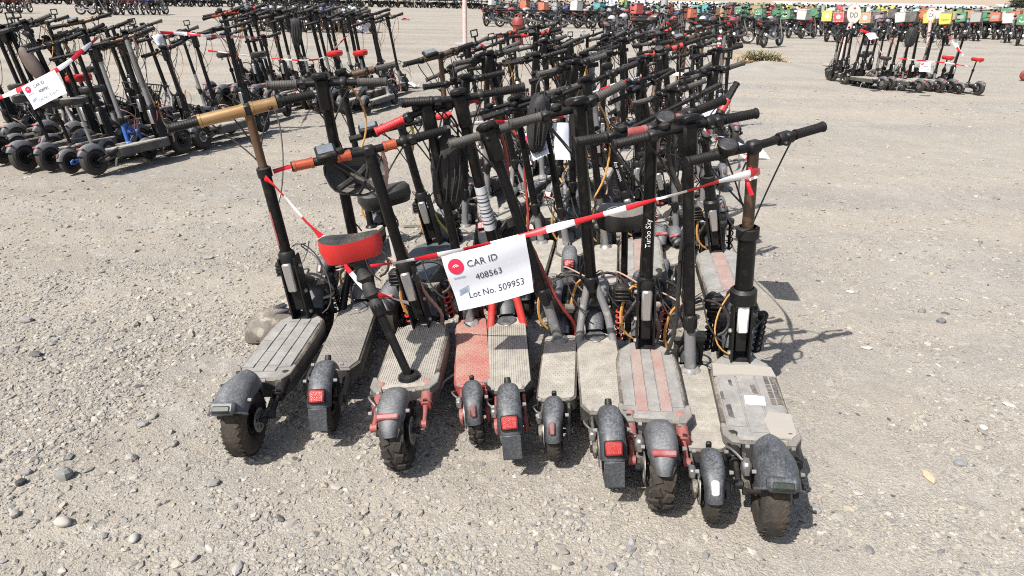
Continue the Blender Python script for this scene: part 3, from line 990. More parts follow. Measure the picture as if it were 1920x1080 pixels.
    if S.get('holder'):
        u_ = (HR - HL).normalized(); p = top + u_ * .11 + Vector((0, 0, .07))
        q = MB(); q.box(p, (.016, .075, .014), Matrix.Rotation(math.atan2(u_.y, u_.x) - rad(90), 3, 'Z'), .004); q.box(p + Vector((0, 0, .055)), (.016, .08, .012), Matrix.Rotation(math.atan2(u_.y, u_.x) - rad(90), 3, 'Z'), .004)
        for sg in (-1, 1): q.tube([p + u_ * .034 * sg, p + u_ * .034 * sg + Vector((0, 0, .055))], .006, 6)
        q.tube([top + u_ * .11, p], .010, 7)
        q.build('phone_holder', ['black2'], root)
    if S.get('mirror'):
        u_ = (HR - HL).normalized(); p = top + u_ * -.19
        q = MB(); q.tube([p, p + Vector((.02, .02, .10)), p + Vector((.0, .06, .15))], .005, 6); q.ellipsoid(p + Vector((0, .07, .15)), (.010, .042, .026), 12, 7)
        q.build('mirror', ['black2'], root)
    if kind == 'big' and S.get('caps', lod == 0):
        for sg in (-1, 1):
            q = MB()
            o_ = [(x0 - .012, hw * .60), (x0 + .05, hw * .70), (x0 + .10, hw * .93), (x0 + .10, hw * 1.03), (x0 + .03, hw * 1.02), (x0 - .012, hw * .82)]
            o_ = [(x, y * sg) for x, y in o_]
            if sg > 0: o_ = o_[::1]
            area = sum(o_[i - 1][0] * o_[i][1] - o_[i][0] * o_[i - 1][1] for i in range(len(o_)))
            if area < 0: o_ = o_[::-1]
            q.prism(o_, zd - .03, zd + .0035, .003)
            q.build('corner_cap', ['deckmat_dark'], deck)
    # ---- kickstand
    ks = MB()
    xk = S.get('kick_x', x0 + (x1 - x0) * .35)
    ks.tube([(xk, hw * .8, zd - th + .01), (xk - .02, hw + .05, zd * .45), (xk - .03, hw + .085, .012), (xk - .05, hw + .10, .008)], [.009, .008, .008, .008], 6)
    ks.build('kickstand', ['steel'], root)
    if S.get('seat'):
        make_seat(root, S, zd)
    return root

def saddle(mb_top, mb_skirt, c, L=.26, W=.17, H=.075, R=None, SK=.42):
    """bicycle style saddle, nose forward (+x)"""
    R = R or Matrix.Identity(3)
    c = Vector(c)
    def half(x):                                             # half width along the length
        return W * .5 * (.46 + .54 / (1 + math.exp((x - .10 * L) / (.13 * L)))) * min(1, math.sqrt(max(0, 1 - abs(x / (L * .5))**3.6)) + .02) if abs(x) < L * .5 else 0.002
    def s_top(u, v):
        x = -L * .5 + L * u; y = (2 * v - 1)
        edge = math.sqrt(max(0, 1 - abs(2 * u - 1)**6)); z = H * (SK + (.80 - SK) * edge * (1 - abs(y)**3.5)) + .012 * (2 * u - 1)**2
        return c + R @ Vector((x, y * half(x), z))
    mb_top.grid(s_top, 16, 10)
    n = 16
    rings = []
    for q in (0, 1):
        r = []
        for i in range(n + 1):
            x = -L * .5 + L * i / n; r.append((x, half(x)))
        loop = [(x, -h) for x, h in r] + [(x, h) for x, h in reversed(r)]
        rings.append(loop)
    up_ = []; lo_ = []; mid_ = []
    for (x, y) in rings[0]:
        u = (x + L * .5) / L
        z = H * SK + .012 * (2 * u - 1)**2
        up_.append(mb_skirt.pv(c + R @ Vector((x, y, z)))); mid_.append(mb_skirt.pv(c + R @ Vector((x * 1.02, y * 1.03, (z - H * .42) * .5)))); lo_.append(mb_skirt.pv(c + R @ Vector((x * .90, y * .82, -H * .42))))
    m = len(up_)
    for k in range(m):
        mb_skirt.pf(lo_[k], lo_[(k + 1) % m], mid_[(k + 1) % m], mid_[k]); mb_skirt.pf(mid_[k], mid_[(k + 1) % m], up_[(k + 1) % m], up_[k])
    mb_skirt.pf(*lo_[::-1])

def make_seat(root, S, zd):
    q = S['seat']
    c = Vector(q['at']); foot = Vector(q['foot'])
    R = Matrix.Rotation(q.get('yaw', 0), 3, 'Z') @ Matrix.Rotation(q.get('pitch', 0), 3, 'Y') @ Matrix.Rotation(q.get('roll', 0), 3, 'X')
    a, b = MB(), MB()
    saddle(a, b, c, q.get('L', .27), q.get('W', .18), q.get('H', .08), R, q.get('SK', .42))
    so = a.build('seat', [q.get('top', 'seat_black')], root, 60)
    b.build('seat_skirt', [q.get('side', 'seat_black')], so, 60)
    p = MB()
    mid = foot + (c - foot) * .55
    p.tube([foot, mid], [.0165, .0165], 12); p.tube([mid - (mid - foot) * .05, c + R @ Vector((0, 0, -.01))], [.0125, .0125], 10)
    p.lathe([(.019, -.02), (.026, -.02), (.026, .02), (.015, .026)], mid, c - foot, 12)
    p.lathe([(.045, 0), (.04, .014), (.022, .022)], foot, (0, 0, 1), 12)
    p.build('seat_post', [q.get('post', 'black')], root)
    if q.get('boot'):
        w = MB()
        n = 12
        w.tube([c + (foot - c) * (.05 + .38 * i / n) for i in range(n + 1)], [.021 + .006 * (i % 2) + .005 * math.sin(i * 1.7) for i in range(n + 1)], 11)
        w.build('seat_boot', ['bag'], root)
    for sg in (-1, 1):
        sp = MB()
        spring(sp, c + R @ Vector((-.05, sg * .045, -.05)), c + R @ Vector((-.05, sg * .045, .0)), .014, 4, .003)
        sp.build('seat_spring', ['steel'], so)

TYPES = {'slim': dict(R=.106, tw=.050, zd=.155, wd=.152), 'max': dict(R=.124, tw=.058, zd=.170, wd=.182), 'big': dict(R=.130, tw=.076, zd=.205, wd=.250)}

def hero(name, label, kind, rc, hg, stp, hl, hr, group, dyl=.07, dyr=.07, back=-.05, apex=None, heading=None, Lh=None, lod=0, leanf=.6, **kw):
    """a scooter measured from the photograph: rear contact, deck hinge, stem top and bar ends"""
    S = dict(TYPES[kind]); S['type'] = kind; S.update(kw)
    zd = S['zd']
    hinge = px(*hg, z=zd)
    if rc is not None:
        c = px(rc[0], rc[1] - 17, z=0)
    else:
        c = Vector((hinge.x - math.sin(heading) * Lh, hinge.y - math.cos(heading) * Lh, 0))
    v = Vector((hinge.x - c.x, hinge.y - c.y))
    S['Lh'] = v.length
    ang = math.atan2(v.y, v.x)
    top = px(*stp, D=hinge.y + back)
    L0 = (Matrix.Translation(c) @ Matrix.Rotation(ang, 4, 'Z')).inverted() @ top
    roll = -math.atan2(L0.y, L0.z) * leanf
    roll = max(-.2, min(.2, roll))
    root = empty(name, c, (roll, 0, ang))
    inv = (Matrix.Translation(c) @ Euler((roll, 0, ang)).to_matrix().to_4x4()).inverted()
    S['top'] = inv @ top
    S['HL'] = inv @ px(*hl, D=hinge.y + back - dyl)
    S['HR'] = inv @ px(*hr, D=hinge.y + back + dyr)
    if kind == 'big':
        S['base_v'] = Vector((S['Lh'] + .02, 0, zd - .01))
    elif kind == 'slim':
        S['base_v'] = Vector((S['Lh'] - .0, 0, zd - .01))
    else:
        if apex:
            S['base_v'] = inv @ px(*apex, D=hinge.y + .06)
        else:
            S['base_v'] = Vector((S['Lh'] + .06, 0, zd + .2))
    bw = (S['HR'] - S['HL']).length
    print('HERO %-18s %-5s Lh %.2f top z %.2f bar %.2f heading %.1f roll %.1f' % (label[:18], kind, S['Lh'], top.z, bw, 90 - math.degrees(ang), math.degrees(roll)))
    if S.get('seat_px'):
        sp = S.pop('seat_px')
        q = dict(sp); q['at'] = inv @ px(*sp['at'][:2], D=c.y + sp['at'][2]); q['foot'] = inv @ px(*sp['foot'], z=zd)
        S['seat'] = q
    scooter(root, S, lod)
    tag(root, label, 'scooter', group)
    root['_inv'] = 0
    del root['_inv']
    return root, inv

# ------------------------------------------------------------ ground
def vnoise(x, y, seed=0):
    xi = np.floor(x).astype(np.int64); yi = np.floor(y).astype(np.int64)
    fx = x - xi; fy = y - yi
    fx = fx * fx * (3 - 2 * fx); fy = fy * fy * (3 - 2 * fy)
    def h(a, b):
        n = (a * 374761393 + b * 668265263 + seed * 974711) & 0x7fffffff
        n = ((n ^ (n >> 13)) * 1274126177) & 0x7fffffff
        n = n ^ (n >> 16)
        return (n & 0xffff) / 65535.0
    return (h(xi, yi) * (1 - fx) + h(xi + 1, yi) * fx) * (1 - fy) + (h(xi, yi + 1) * (1 - fx) + h(xi + 1, yi + 1) * fx) * fy
def gh(x, y):
    x = np.asarray(x, float); y = np.asarray(y, float)
    r = np.hypot(x, y)
    near = np.clip((40 - r) / 30, 0, 1)
    z = (vnoise(x * .5, y * .5, 1) - .5) * .03 + (vnoise(x * 1.7, y * 1.7, 2) - .5) * .016
    z += near * ((vnoise(x * 5, y * 5, 3) - .5) * .010 + (vnoise(x * 13, y * 13, 4) - .5) * .006 + (vnoise(x * 31, y * 31, 5) - .5) * .004)
    t = np.clip((y - 66) / 30, 0, 1); t = t * t * (3 - 2 * t)
    z -= t * 2.2 * np.clip((x + 5) / 25, 0, 1)
    return z - .008

def ground_material():
    m = bpy.data.materials.new('sandy gravel ground')
    m.use_nodes = True
    t = m.node_tree; b = t.nodes['Principled BSDF']
    tc = _n(t, 'ShaderNodeTexCoord')
    def noise(scale, det, rough=.6):
        n = _n(t, 'ShaderNodeTexNoise'); n.inputs['Scale'].default_value = scale; n.inputs['Detail'].default_value = det; n.inputs['Roughness'].default_value = rough
        t.links.new(tc.outputs['Object'], n.inputs['Vector']); return n.outputs['Fac']
    def rng_(v, a, b_, c=0, d=1):
        n = _n(t, 'ShaderNodeMapRange'); n.inputs[1].default_value = a; n.inputs[2].default_value = b_; n.inputs[3].default_value = c; n.inputs[4].default_value = d
        t.links.new(v, n.inputs[0]); return n.outputs[0]
    def mix(f, a, b_, mode='MIX'):
        n = _n(t, 'ShaderNodeMix', data_type='RGBA', blend_type=mode)
        if isinstance(f, float): n.inputs[0].default_value = f
        else: t.links.new(f, n.inputs[0])
        for i, c in ((6, a), (7, b_)):
            if isinstance(c, tuple): n.inputs[i].default_value = (*c, 1)
            else: t.links.new(c, n.inputs[i])
        return n.outputs[2]
    sx = _n(t, 'ShaderNodeSeparateXYZ'); t.links.new(tc.outputs['Object'], sx.inputs[0])
    wob = _n(t, 'ShaderNodeMath', operation='MULTIPLY_ADD'); wob.inputs[1].default_value = 4.0; t.links.new(noise(.5, 5), wob.inputs[0]); t.links.new(sx.outputs['X'], wob.inputs[2])
    soil = mix(rng_(wob.outputs[0], -.5, 4.0), (.285, .255, .205), (.378, .357, .320))
    sand0 = mix(rng_(noise(.9, 7, .7), .40, .62, 0, .7), soil, (.235, .215, .180))
    sand = mix(rng_(noise(.27, 6, .7), .48, .62, 0, .6), sand0, (.39, .35, .285))
    grey = mix(rng_(noise(1.3, 8, .75), .48, .60, 0, .85), sand, (.265, .258, .243))
    streak = _n(t, 'ShaderNodeMapping'); streak.inputs['Scale'].default_value = (.05, .55, 1); streak.inputs['Rotation'].default_value = (0, 0, rad(12))
    t.links.new(tc.outputs['Object'], streak.inputs['Vector'])
    sn = _n(t, 'ShaderNodeTexNoise'); sn.inputs['Scale'].default_value = 1.4; sn.inputs['Detail'].default_value = 6
    t.links.new(streak.outputs[0], sn.inputs['Vector'])
    c1 = mix(rng_(sn.outputs['Fac'], .42, .60, 0, .8), grey, (.42, .375, .30))
    def cells(scale, lo, hi):
        v = _n(t, 'ShaderNodeTexVoronoi'); v.inputs['Scale'].default_value = scale; v.inputs['Randomness'].default_value = 1
        t.links.new(tc.outputs['Object'], v.inputs['Vector'])
        h = _n(t, 'ShaderNodeSeparateColor'); t.links.new(v.outputs['Color'], h.inputs[0])
        return v, h, mix(rng_(h.outputs[0], 0, 1), lo, hi)
    vo, hs, cell = cells(150, (.22, .195, .165), (.50, .455, .39))
    c2 = mix(rng_(noise(2.6, 8, .75), .40, .64, .16, .62), c1, cell)
    v3, h3, cell3 = cells(62, (.17, .155, .135), (.48, .44, .385))
    c2b = mix(rng_(noise(3.1, 8, .8), .50, .66, .04, .5), c2, cell3)
    v2, h2, cell2 = cells(24, (.26, .245, .22), (.50, .47, .42))
    c3 = mix(rng_(h2.outputs[1], .90, .92, 0, .5), c2b, cell2)
    fine = mix(rng_(noise(210, 4, .75), .46, .64, .0, .34), c3, (.17, .148, .118))
    t.links.new(fine, b.inputs['Base Color'])
    b.inputs['Roughness'].default_value = .95
    b.inputs['Specular IOR Level'].default_value = .15
    bp = _n(t, 'ShaderNodeBump'); bp.inputs['Strength'].default_value = .55; bp.inputs['Distance'].default_value = .006
    def edge(scale, a_, b_):
        v = _n(t, 'ShaderNodeTexVoronoi', feature='DISTANCE_TO_EDGE'); v.inputs['Scale'].default_value = scale
        wv = _n(t, 'ShaderNodeTexNoise'); wv.inputs['Scale'].default_value = scale * .7; wv.inputs['Detail'].default_value = 3
        t.links.new(tc.outputs['Object'], wv.inputs['Vector'])
        ad_ = _n(t, 'ShaderNodeVectorMath', operation='MULTIPLY_ADD'); ad_.inputs[1].default_value = (.9 / scale,) * 3
        t.links.new(wv.outputs['Color'], ad_.inputs[0]); t.links.new(tc.outputs['Object'], ad_.inputs[2])
        t.links.new(ad_.outputs[0], v.inputs['Vector'])
        return rng_(v.outputs['Distance'], a_, b_)
    def mth(op, x, y):
        n = _n(t, 'ShaderNodeMath', operation=op)
        for k_, q in ((0, x), (1, y)):
            if isinstance(q, float): n.inputs[k_].default_value = q
            else: t.links.new(q, n.inputs[k_])
        return n.outputs[0]
    stones = mth('MULTIPLY', edge(46, .0, .22), rng_(noise(2.4, 6, .7), .42, .60, .05, 1))
    h_ = mth('ADD', mth('MULTIPLY', edge(105, .0, .3), .55), stones)
    h_ = mth('ADD', h_, mth('MULTIPLY', noise(120, 5, .7), .7))
    h_ = mth('ADD', h_, mth('MULTIPLY', hs.outputs[1], .25))
    t.links.new(h_, bp.inputs['Height'])
    t.links.new(bp.outputs[0], b.inputs['Normal'])
    return m

ang = np.concatenate([np.linspace(-180, -48, 40)[:-1], np.linspace(-48, 48, 440), np.linspace(48, 180, 40)[1:-1]])
rr = np.concatenate([[.02, .3, .6], np.geomspace(.9, 30, 420), np.geomspace(30.5, 1500, 90)])
A, Rr = np.meshgrid(np.radians(ang), rr)
GX, GY = np.sin(A) * Rr, np.cos(A) * Rr
GZ = gh(GX, GY)
nr_, na_ = A.shape
me = bpy.data.meshes.new('ground')
i0 = (np.arange(nr_ - 1)[:, None] * na_ + np.arange(na_)[None, :])
i1 = (np.arange(nr_ - 1)[:, None] * na_ + (np.arange(na_)[None, :] + 1) % na_)
quads = np.stack([i0, i0 + na_, i1 + na_, i1], -1).reshape(-1, 4)
me.vertices.add(nr_ * na_)
me.vertices.foreach_set('co', np.stack([GX, GY, GZ], -1).astype(np.float32).ravel())
nq = len(quads)
me.loops.add(nq * 4); me.polygons.add(nq)
me.loops.foreach_set('vertex_index', quads[:, ::-1].astype(np.int32).ravel())
me.polygons.foreach_set('loop_start', np.arange(0, nq * 4, 4, dtype=np.int32))
me.polygons.foreach_set('use_smooth', np.ones(nq, bool))
me.update(calc_edges=True)
me.materials.append(ground_material())
ground = bpy.data.objects.new('ground', me)
COL.objects.link(ground)
tag(ground, 'pale sandy gravel lot reaching to the far rows of motorcycles', 'ground', None, 'structure')

# ------------------------------------------------------------ gravel and stones
def stone_material(name):
    m = bpy.data.materials.new(name); m.use_nodes = True
    t = m.node_tree; b = t.nodes['Principled BSDF']
    at = _n(t, 'ShaderNodeAttribute'); at.attribute_name = 'tint'
    tc = _n(t, 'ShaderNodeTexCoord')
    n = _n(t, 'ShaderNodeTexNoise'); n.inputs['Scale'].default_value = 70; n.inputs['Detail'].default_value = 6
    t.links.new(tc.outputs['Object'], n.inputs['Vector'])
    r = _n(t, 'ShaderNodeMapRange'); r.inputs[3].default_value = .72; r.inputs[4].default_value = 1.25
    t.links.new(n.outputs['Fac'], r.inputs[0])
    x = _n(t, 'ShaderNodeMix', data_type='RGBA', blend_type='MULTIPLY'); x.inputs[0].default_value = 1
    t.links.new(at.outputs['Color'], x.inputs[6]); t.links.new(r.outputs[0], x.inputs[7])
    t.links.new(x.outputs[2], b.inputs['Base Color'])
    b.inputs['Roughness'].default_value = .9; b.inputs['Specular IOR Level'].default_value = .2
    return m
STONE = stone_material('gravel stone')
ph = (1 + 5**.5) / 2
ICO = np.array([(-1, ph, 0), (1, ph, 0), (-1, -ph, 0), (1, -ph, 0), (0, -1, ph), (0, 1, ph), (0, -1, -ph), (0, 1, -ph), (ph, 0, -1), (ph, 0, 1), (-ph, 0, -1), (-ph, 0, 1)])
ICO /= np.linalg.norm(ICO[0])
ICOF = np.array([(0,11,5),(0,5,1),(0,1,7),(0,7,10),(0,10,11),(1,5,9),(5,11,4),(11,10,2),(10,7,6),(7,1,8),(3,9,4),(3,4,2),(3,2,6),(3,6,8),(3,8,9),(4,9,5),(2,4,11),(6,2,10),(8,6,7),(9,8,1)])
def scatter(name, n, rmin, rmax, size_med, sig, smin, smax, seed, dens, sector=44):
    g = np.random.default_rng(seed)
    P = []
    while sum(map(len, P)) < n:
        k = n * 3
        r = np.sqrt(g.uniform(rmin**1.0, rmax**1.0, k)**2) if rmin > 4 else np.exp(g.uniform(math.log(rmin), math.log(rmax), k))
        a = np.radians(g.uniform(-sector, sector, k))
        x, y = np.sin(a) * r, np.cos(a) * r
        P.append(np.stack([x, y], -1)[g.random(k) < dens(x, y)])
    P = np.concatenate(P)[:n]
    s = np.clip(np.exp(g.normal(math.log(size_med), sig, n)), smin, smax)
    V = ICO[None] * (1 + g.uniform(-.38, .32, (n, 12, 1)))
    V = V * np.stack([g.uniform(.8, 1.5, n), g.uniform(.7, 1.05, n), g.uniform(.35, .75, n)], -1)[:, None, :]
    tx = g.normal(0, .25, n)[:, None]
    V[..., 1], V[..., 2] = V[..., 1] * np.cos(tx) - V[..., 2] * np.sin(tx), V[..., 1] * np.sin(tx) + V[..., 2] * np.cos(tx)
    th = g.uniform(0, 6.283, n)[:, None]
    V[..., 0], V[..., 1] = V[..., 0] * np.cos(th) - V[..., 1] * np.sin(th), V[..., 0] * np.sin(th) + V[..., 1] * np.cos(th)
    V = V * s[:, None, None]
    V[..., 0] += P[:, 0, None]; V[..., 1] += P[:, 1, None]
    V[..., 2] += (gh(P[:, 0], P[:, 1]) + s * g.uniform(-.15, .22, n))[:, None]
    F = (ICOF[None] + (np.arange(n) * 12)[:, None, None]).reshape(-1, 3)
    me = bpy.data.meshes.new(name)
    me.vertices.add(n * 12); me.vertices.foreach_set('co', V.astype(np.float32).ravel())
    nf = len(F)
    me.loops.add(nf * 3); me.polygons.add(nf)
    me.loops.foreach_set('vertex_index', F.astype(np.int32).ravel())
    me.polygons.foreach_set('loop_start', np.arange(0, nf * 3, 3, dtype=np.int32))
    me.polygons.foreach_set('use_smooth', np.zeros(nf, bool))
    me.update(calc_edges=True)
    base = np.array([(.335, .305, .255), (.305, .285, .25), (.27, .26, .24), (.205, .20, .19), (.40, .375, .33), (.34, .30, .24), (.11, .105, .10)])
    c = base[g.choice(7, n, p=[.32, .26, .16, .07, .09, .08, .02])] * g.uniform(.85, 1.12, (n, 1))
    col = np.concatenate([np.repeat(c, 12, 0), np.ones((n * 12, 1))], 1)
    at = me.color_attributes.new('tint', 'FLOAT_COLOR', 'POINT')
    at.data.foreach_set('color', col.astype(np.float32).ravel())
    me.materials.append(STONE)
    o = bpy.data.objects.new(name, me); COL.objects.link(o)
    return tag(o, None, None, None, 'stuff')
def dens_near(x, y):
    cl = np.clip((vnoise(x * 1.6, y * 1.6, 21) * .6 + vnoise(x * 5, y * 5, 22) * .4 - .37) * 3.4, .12, 1)
    side = np.where(x < -.2, 1.0, np.where(x < .5, .8, .34))
    return cl * side
def dens_far(x, y):
    return np.clip((vnoise(x * .6, y * .6, 31) - .3) * 2, .08, 1)
g1 = scatter('gravel', 88000, 1.15, 5.4, .0046, .48, .0022, .017, 5, dens_near)
tag(g1, 'loose grey and beige gravel scattered over the sandy ground in front', 'gravel')
g2 = scatter('gravel', 16000, 5.0, 16.0, .0078, .45, .005, .026, 6, dens_far, 40)
tag(g2, 'loose gravel scattered over the ground between the scooter groups', 'gravel')
g3 = scatter('gravel', 4200, 1.3, 9.0, .0095, .35, .007, .026, 8, dens_near, 40)
tag(g3, 'larger pebbles lying among the loose gravel', 'gravel')

def stone(u, v, s, asp, tint, label, seed, smooth=False):
    p = px(u, v, z=0)
    bm_v = []
    g = random.Random(seed)
    mb = MB()
    nu, nv = (12, 8) if smooth else (9, 6)
    R = Matrix.Rotation(g.uniform(0, 3.1), 3, 'Z')
    mb.ellipsoid((0, 0, 0), (s, s * asp[0], s * asp[1]), nu, nv, R)
    k = .06 if smooth else .16
    mb.v = [tuple(Vector(q) * (1 + g.uniform(-k, k))) for q in mb.v]
    o = mb.build('stone', [STONE], None, 70 if smooth else 25)
    at = o.data.color_attributes.new('tint', 'FLOAT_COLOR', 'POINT')
    at.data.foreach_set('color', np.tile(np.array([*tint, 1], np.float32), len(mb.v)))
    o.location = (p.x, p.y, float(gh(p.x, p.y)) + s * asp[1] * .55)
    tag(o, label, 'stone', 'larger stones on the ground')
for args in [
    (122, 893, .030, (.8, .75), (.22, .225, .21), 'largest grey green stone on the gravel at the lower left', 1),
    (118, 981, .028, (.68, .6), (.40, .37, .33), 'smooth pale oval stone at the lower left edge of the gravel', 2, True),
    (40, 908, .018, (.75, .7), (.07, .07, .07), 'small black stone near the left edge beside the gravel patch', 3),
    (52, 888, .016, (.8, .7), (.26, .25, .24), 'round grey stone just above the small black stone', 4),
    (28, 966, .018, (.8, .7), (.33, .31, .28), 'grey beige stone at the far left below the black stone', 5),
    (245, 857, .022, (.8, .7), (.33, .31, .28), 'angular beige stone with a dark shadow left of the front row', 6),
    (284, 781, .026, (.6, .4), (.34, .32, .28), 'brown flat stone pointing right, highest of the stones left of the front row', 7),
    (268, 795, .024, (.6, .4), (.27, .27, .26), 'flat grey green stone beside the brown flat stone', 8),
    (325, 830, .022, (.6, .5), (.30, .29, .27), 'grey wedge stone left of the nearest left tyre', 9),
    (250, 1004, .022, (.65, .5), (.40, .38, .35), 'pale grey flat stone low on the left in front of the row', 10, True),
    (362, 1045, .018, (.6, .5), (.32, .3, .27), 'dull beige stone near the bottom edge on the left', 11),
    (444, 1063, .026, (.6, .4), (.36, .34, .32), 'broad flat grey stone at the bottom edge left of the middle', 12),
    (400, 902, .022, (.7, .5), (.24, .235, .22), 'dark flat stone just below the leftmost tyre', 13),
    (1765, 600, .026, (.75, .6), (.17, .17, .17), 'dark rounded stone on the open ground at the right', 14),
    (1627, 648, .026, (.6, .3), (.48, .46, .43), 'white flat chip of stone right of the handlebar shadow', 15),
    (1846, 797, .022, (.7, .3), (.52, .49, .44), 'pale flat stone on the sand at the far right', 16),
    (1742, 890, .040, (.4, .2), (.50, .40, .27), 'long ochre flake of stone on the sand at the lower right', 17),
    (1800, 866, .024, (.7, .35), (.25, .26, .27), 'blue grey flat stone above the ochre flake', 18),
    (1894, 756, .030, (.5, .25), (.50, .47, .42), 'pale flake beside the right edge of the picture', 19),
    (1595, 545, .026, (.6, .4), (.46, .44, .40), 'pale wedge of stone beyond the square shadow on the right', 20),
    (1730, 580, .026, (.7, .5), (.2, .2, .2), 'dark chip of stone left of the dark rounded stone on the right', 21),
    (47, 597, .035, (.7, .5), (.25, .24, .23), 'grey rock on the ground at the left edge halfway up', 22),
    (66, 662, .032, (.6, .5), (.12, .12, .115), 'dark rock at the left below the grey rock', 23)]:
    stone(*args)

# ------------------------------------------------------------ front row of the middle group
FRONT = 'scooters in the front row of the middle group'
ROWB = 'scooters in the second row of the middle group'
h1, i1 = hero('electric_scooter', 'leftmost front scooter with a gold handlebar and cracked grip strips on its deck', 'big', (472, 862), (572, 596), (464, 205), (314, 242), (588, 177), FRONT,
     dyl=.12, dyr=.12, rubber='rubber_brown', hood='flare', fender_mat='fender', strips=['deckmat_grey'] * 4, strip_breaks=4, wd=.225, bar_mat='black', head='none',
     sleeve=('gold', [(-.62, -.04), (.04, .42)]), bell=0, sleeve_k=1.25, ext=(.60, 'bronze'), spring_mat='black2', levers=(0, 1), tw=.082, disc_side=-1, stripe=('red_dusty', .10, .34))
hero('electric_scooter', 'scooter with a dotted grey deck and square handlebar head, second from left in front', 'max', (622, 818), (676, 574), (604, 156), (500, 160), (726, 153), FRONT,
     dyl=.03, dyr=.03, fender_mat='fender_dark', mat_mat='deckmat_dark', gripL='grip_grey', gripR='grip_grey', strut_mat='black', apex=(668, 470), loop=('cable_orange', 1), levers=(1, 0), bell=0)
h3, i3 = hero('electric_scooter', 'scooter with a red saddle, orange bar collars and knobby tyre in the front row', 'big', (758, 884), (802, 612), (692, 283), (546, 313), (838, 243), FRONT,
     dyl=.10, dyr=.10, knobby=True, disc_side=-1, hood='round', mat_mat='deckmat', shock_mat='red_dusty', spring_mat='red', head='box', disp_off=-.16, sleeve=('orange', [(-.42, -.24), (.18, .34), (-.98, -.72)]),
     wound=('cable_pink', 1), tread='ribs', latch_mat='alu', seat_px=dict(at=(660, 470, .34), foot=(768, 708), top='seat_black', side='seat_red', W=.155, L=.225, H=.068, SK=.68, yaw=rad(-78), pitch=rad(0), roll=rad(-2), boot=1))
hero('electric_scooter', 'small scooter with a dusty red deck and red grips left of the red struts', 'slim', (896, 838), (890, 604), (800, 204), (704, 248), (904, 182), FRONT,
     dyl=.06, dyr=.06, fender_mat='fender_dark', mat_mat='deck_red2', frame_mat='red_dusty', gripL='redgrip', gripR='redgrip', knobby=True, neck_mat='stemgrey', disc_side=1)
hero('electric_scooter', 'scooter with red neck struts and a ribbed tan deck standing below the paper sign', 'max', (965, 866), (958, 602), (862, 186), (752, 193), (984, 163), FRONT,
     dyl=.04, dyr=.04, tread='ribs', fender_mat='fender_dark', strut_mat='red', frame_mat='black', fork_mat='red_dusty', gripL='grip', gripR='grip', apex=(944, 536), levers=(1, 0), bell=0, band=('label', .26, .52))
hero('electric_scooter', 'slim grey scooter with a leaning grey neck tube just right of the paper sign', 'slim', (1044, 872), (1058, 636), (916, 250), (842, 272), (990, 226), FRONT,
     dyl=.05, dyr=.05, fender_mat='fender_dark', mat_mat='deckmat', gripL='grip_grey', gripR='grip_grey', wound=('cable_red', 1), stem_r=.021, leanf=.35)
hero('electric_scooter', 'scooter with grey neck struts and a dotted deck, fourth from the right in front', 'max', (1145, 914), (1122, 632), (1083, 203), (955, 233), (1170, 157), FRONT,
     dyl=.07, dyr=.07, fender_mat='fender_dark', gripL='grip_grey', gripR='grip_grey', apex=(1110, 548), strut_mat='stemgrey', loop=('cable_orange', 1), mat_mat='deckmat', rubber='rubber_brown')
hero('electric_scooter', 'wide scooter with red striped deck and red bar sleeves in the front row', 'big', (1232, 954), (1213, 652), (1222, 243), (1076, 267), (1358, 187), FRONT,
     dyl=.10, dyr=.10, knobby=True, rubber='rubber_brown', hood='round', strips=['deckmat_grey', 'deckmat_red', 'deckmat_grey', 'deckmat_red', 'deckmat_grey'], wd=.245, shock_mat='red_dusty', spring_mat='red',
     sleeve=('red_dusty', [(-.34, -.08), (.16, .42)]), head='round', disp_off=.05, wound=('cable_pink', 1), latch_mat='alu', decals=(('Turbo Sky', .36, .026, 'white', True),))
hero('electric_scooter', 'slim scooter with a tan deck and long grey neck, second from the right in front', 'slim', (1329, 982), (1300, 692), (1289, 238), (1150, 272), (1420, 212), FRONT,
     dyl=.05, dyr=.05, mat_mat='deckmat', gripL='grip', gripR='grip', tail_mat='white', fender_mat='fender_dark', wound=('cable', -1), stem_r=.021, rubber='rubber_brown')
h10, i10 = hero('electric_scooter', 'rightmost front scooter with a worn wide deck, black hood and telescopic stem', 'big', (1436, 1004), (1392, 676), (1413, 275), (1286, 304), (1545, 237), FRONT,
     dyl=.09, dyr=.09, rubber='rubber_brown', hood='flare', fender_mat='fender_dark', strips=['deckmat_grey'] * 3, wd=.245, spring_mat='black2', ext=(.45, 'darkbronze'), head='round', disp_off=-.115, latch_mat='white', tw=.086, stem_r=.034, bell=0, disc_side=-1, wires=2, rnd=random.Random(12))

# ------------------------------------------------------------ second row of the middle group
hd = rad(8)
h11, i11 = hero('electric_scooter', 'scooter with a black saddle on pale struts behind the red saddle', 'big', None, (822, 458), (752, 236), (655, 262), (846, 214), ROWB, heading=hd, Lh=.80, lod=1, dyl=.06, dyr=.06,
     head='phone', disp_off=-.17, gripL='grip', gripR='redgrip', spring_mat='black2', mat_mat='navy', wound=('cable_yb', 1),
     seat_px=dict(at=(722, 372, .45), foot=(745, 505), top='seat_black', side='seat_black', W=.19, L=.27, H=.08, yaw=rad(-70), pitch=rad(-4), post='cream'))
hero('electric_scooter', 'slim scooter with a bare tan deck directly above the top edge of the paper sign', 'slim', None, (1022, 454), (966, 193), (858, 222), (1062, 166), ROWB, heading=hd, Lh=.74, lod=1, gripL='grip_grey', gripR='grip_grey', wound=('cable_red', -1), stem_r=.020)
hero('electric_scooter', 'slim scooter with a tan deck, second of three alike behind the paper sign', 'slim', None, (1070, 462), (1013, 188), (905, 222), (1110, 150), ROWB, heading=hd, Lh=.74, lod=1, gripL='grip', gripR='grip_grey', neck_mat='stemgrey')
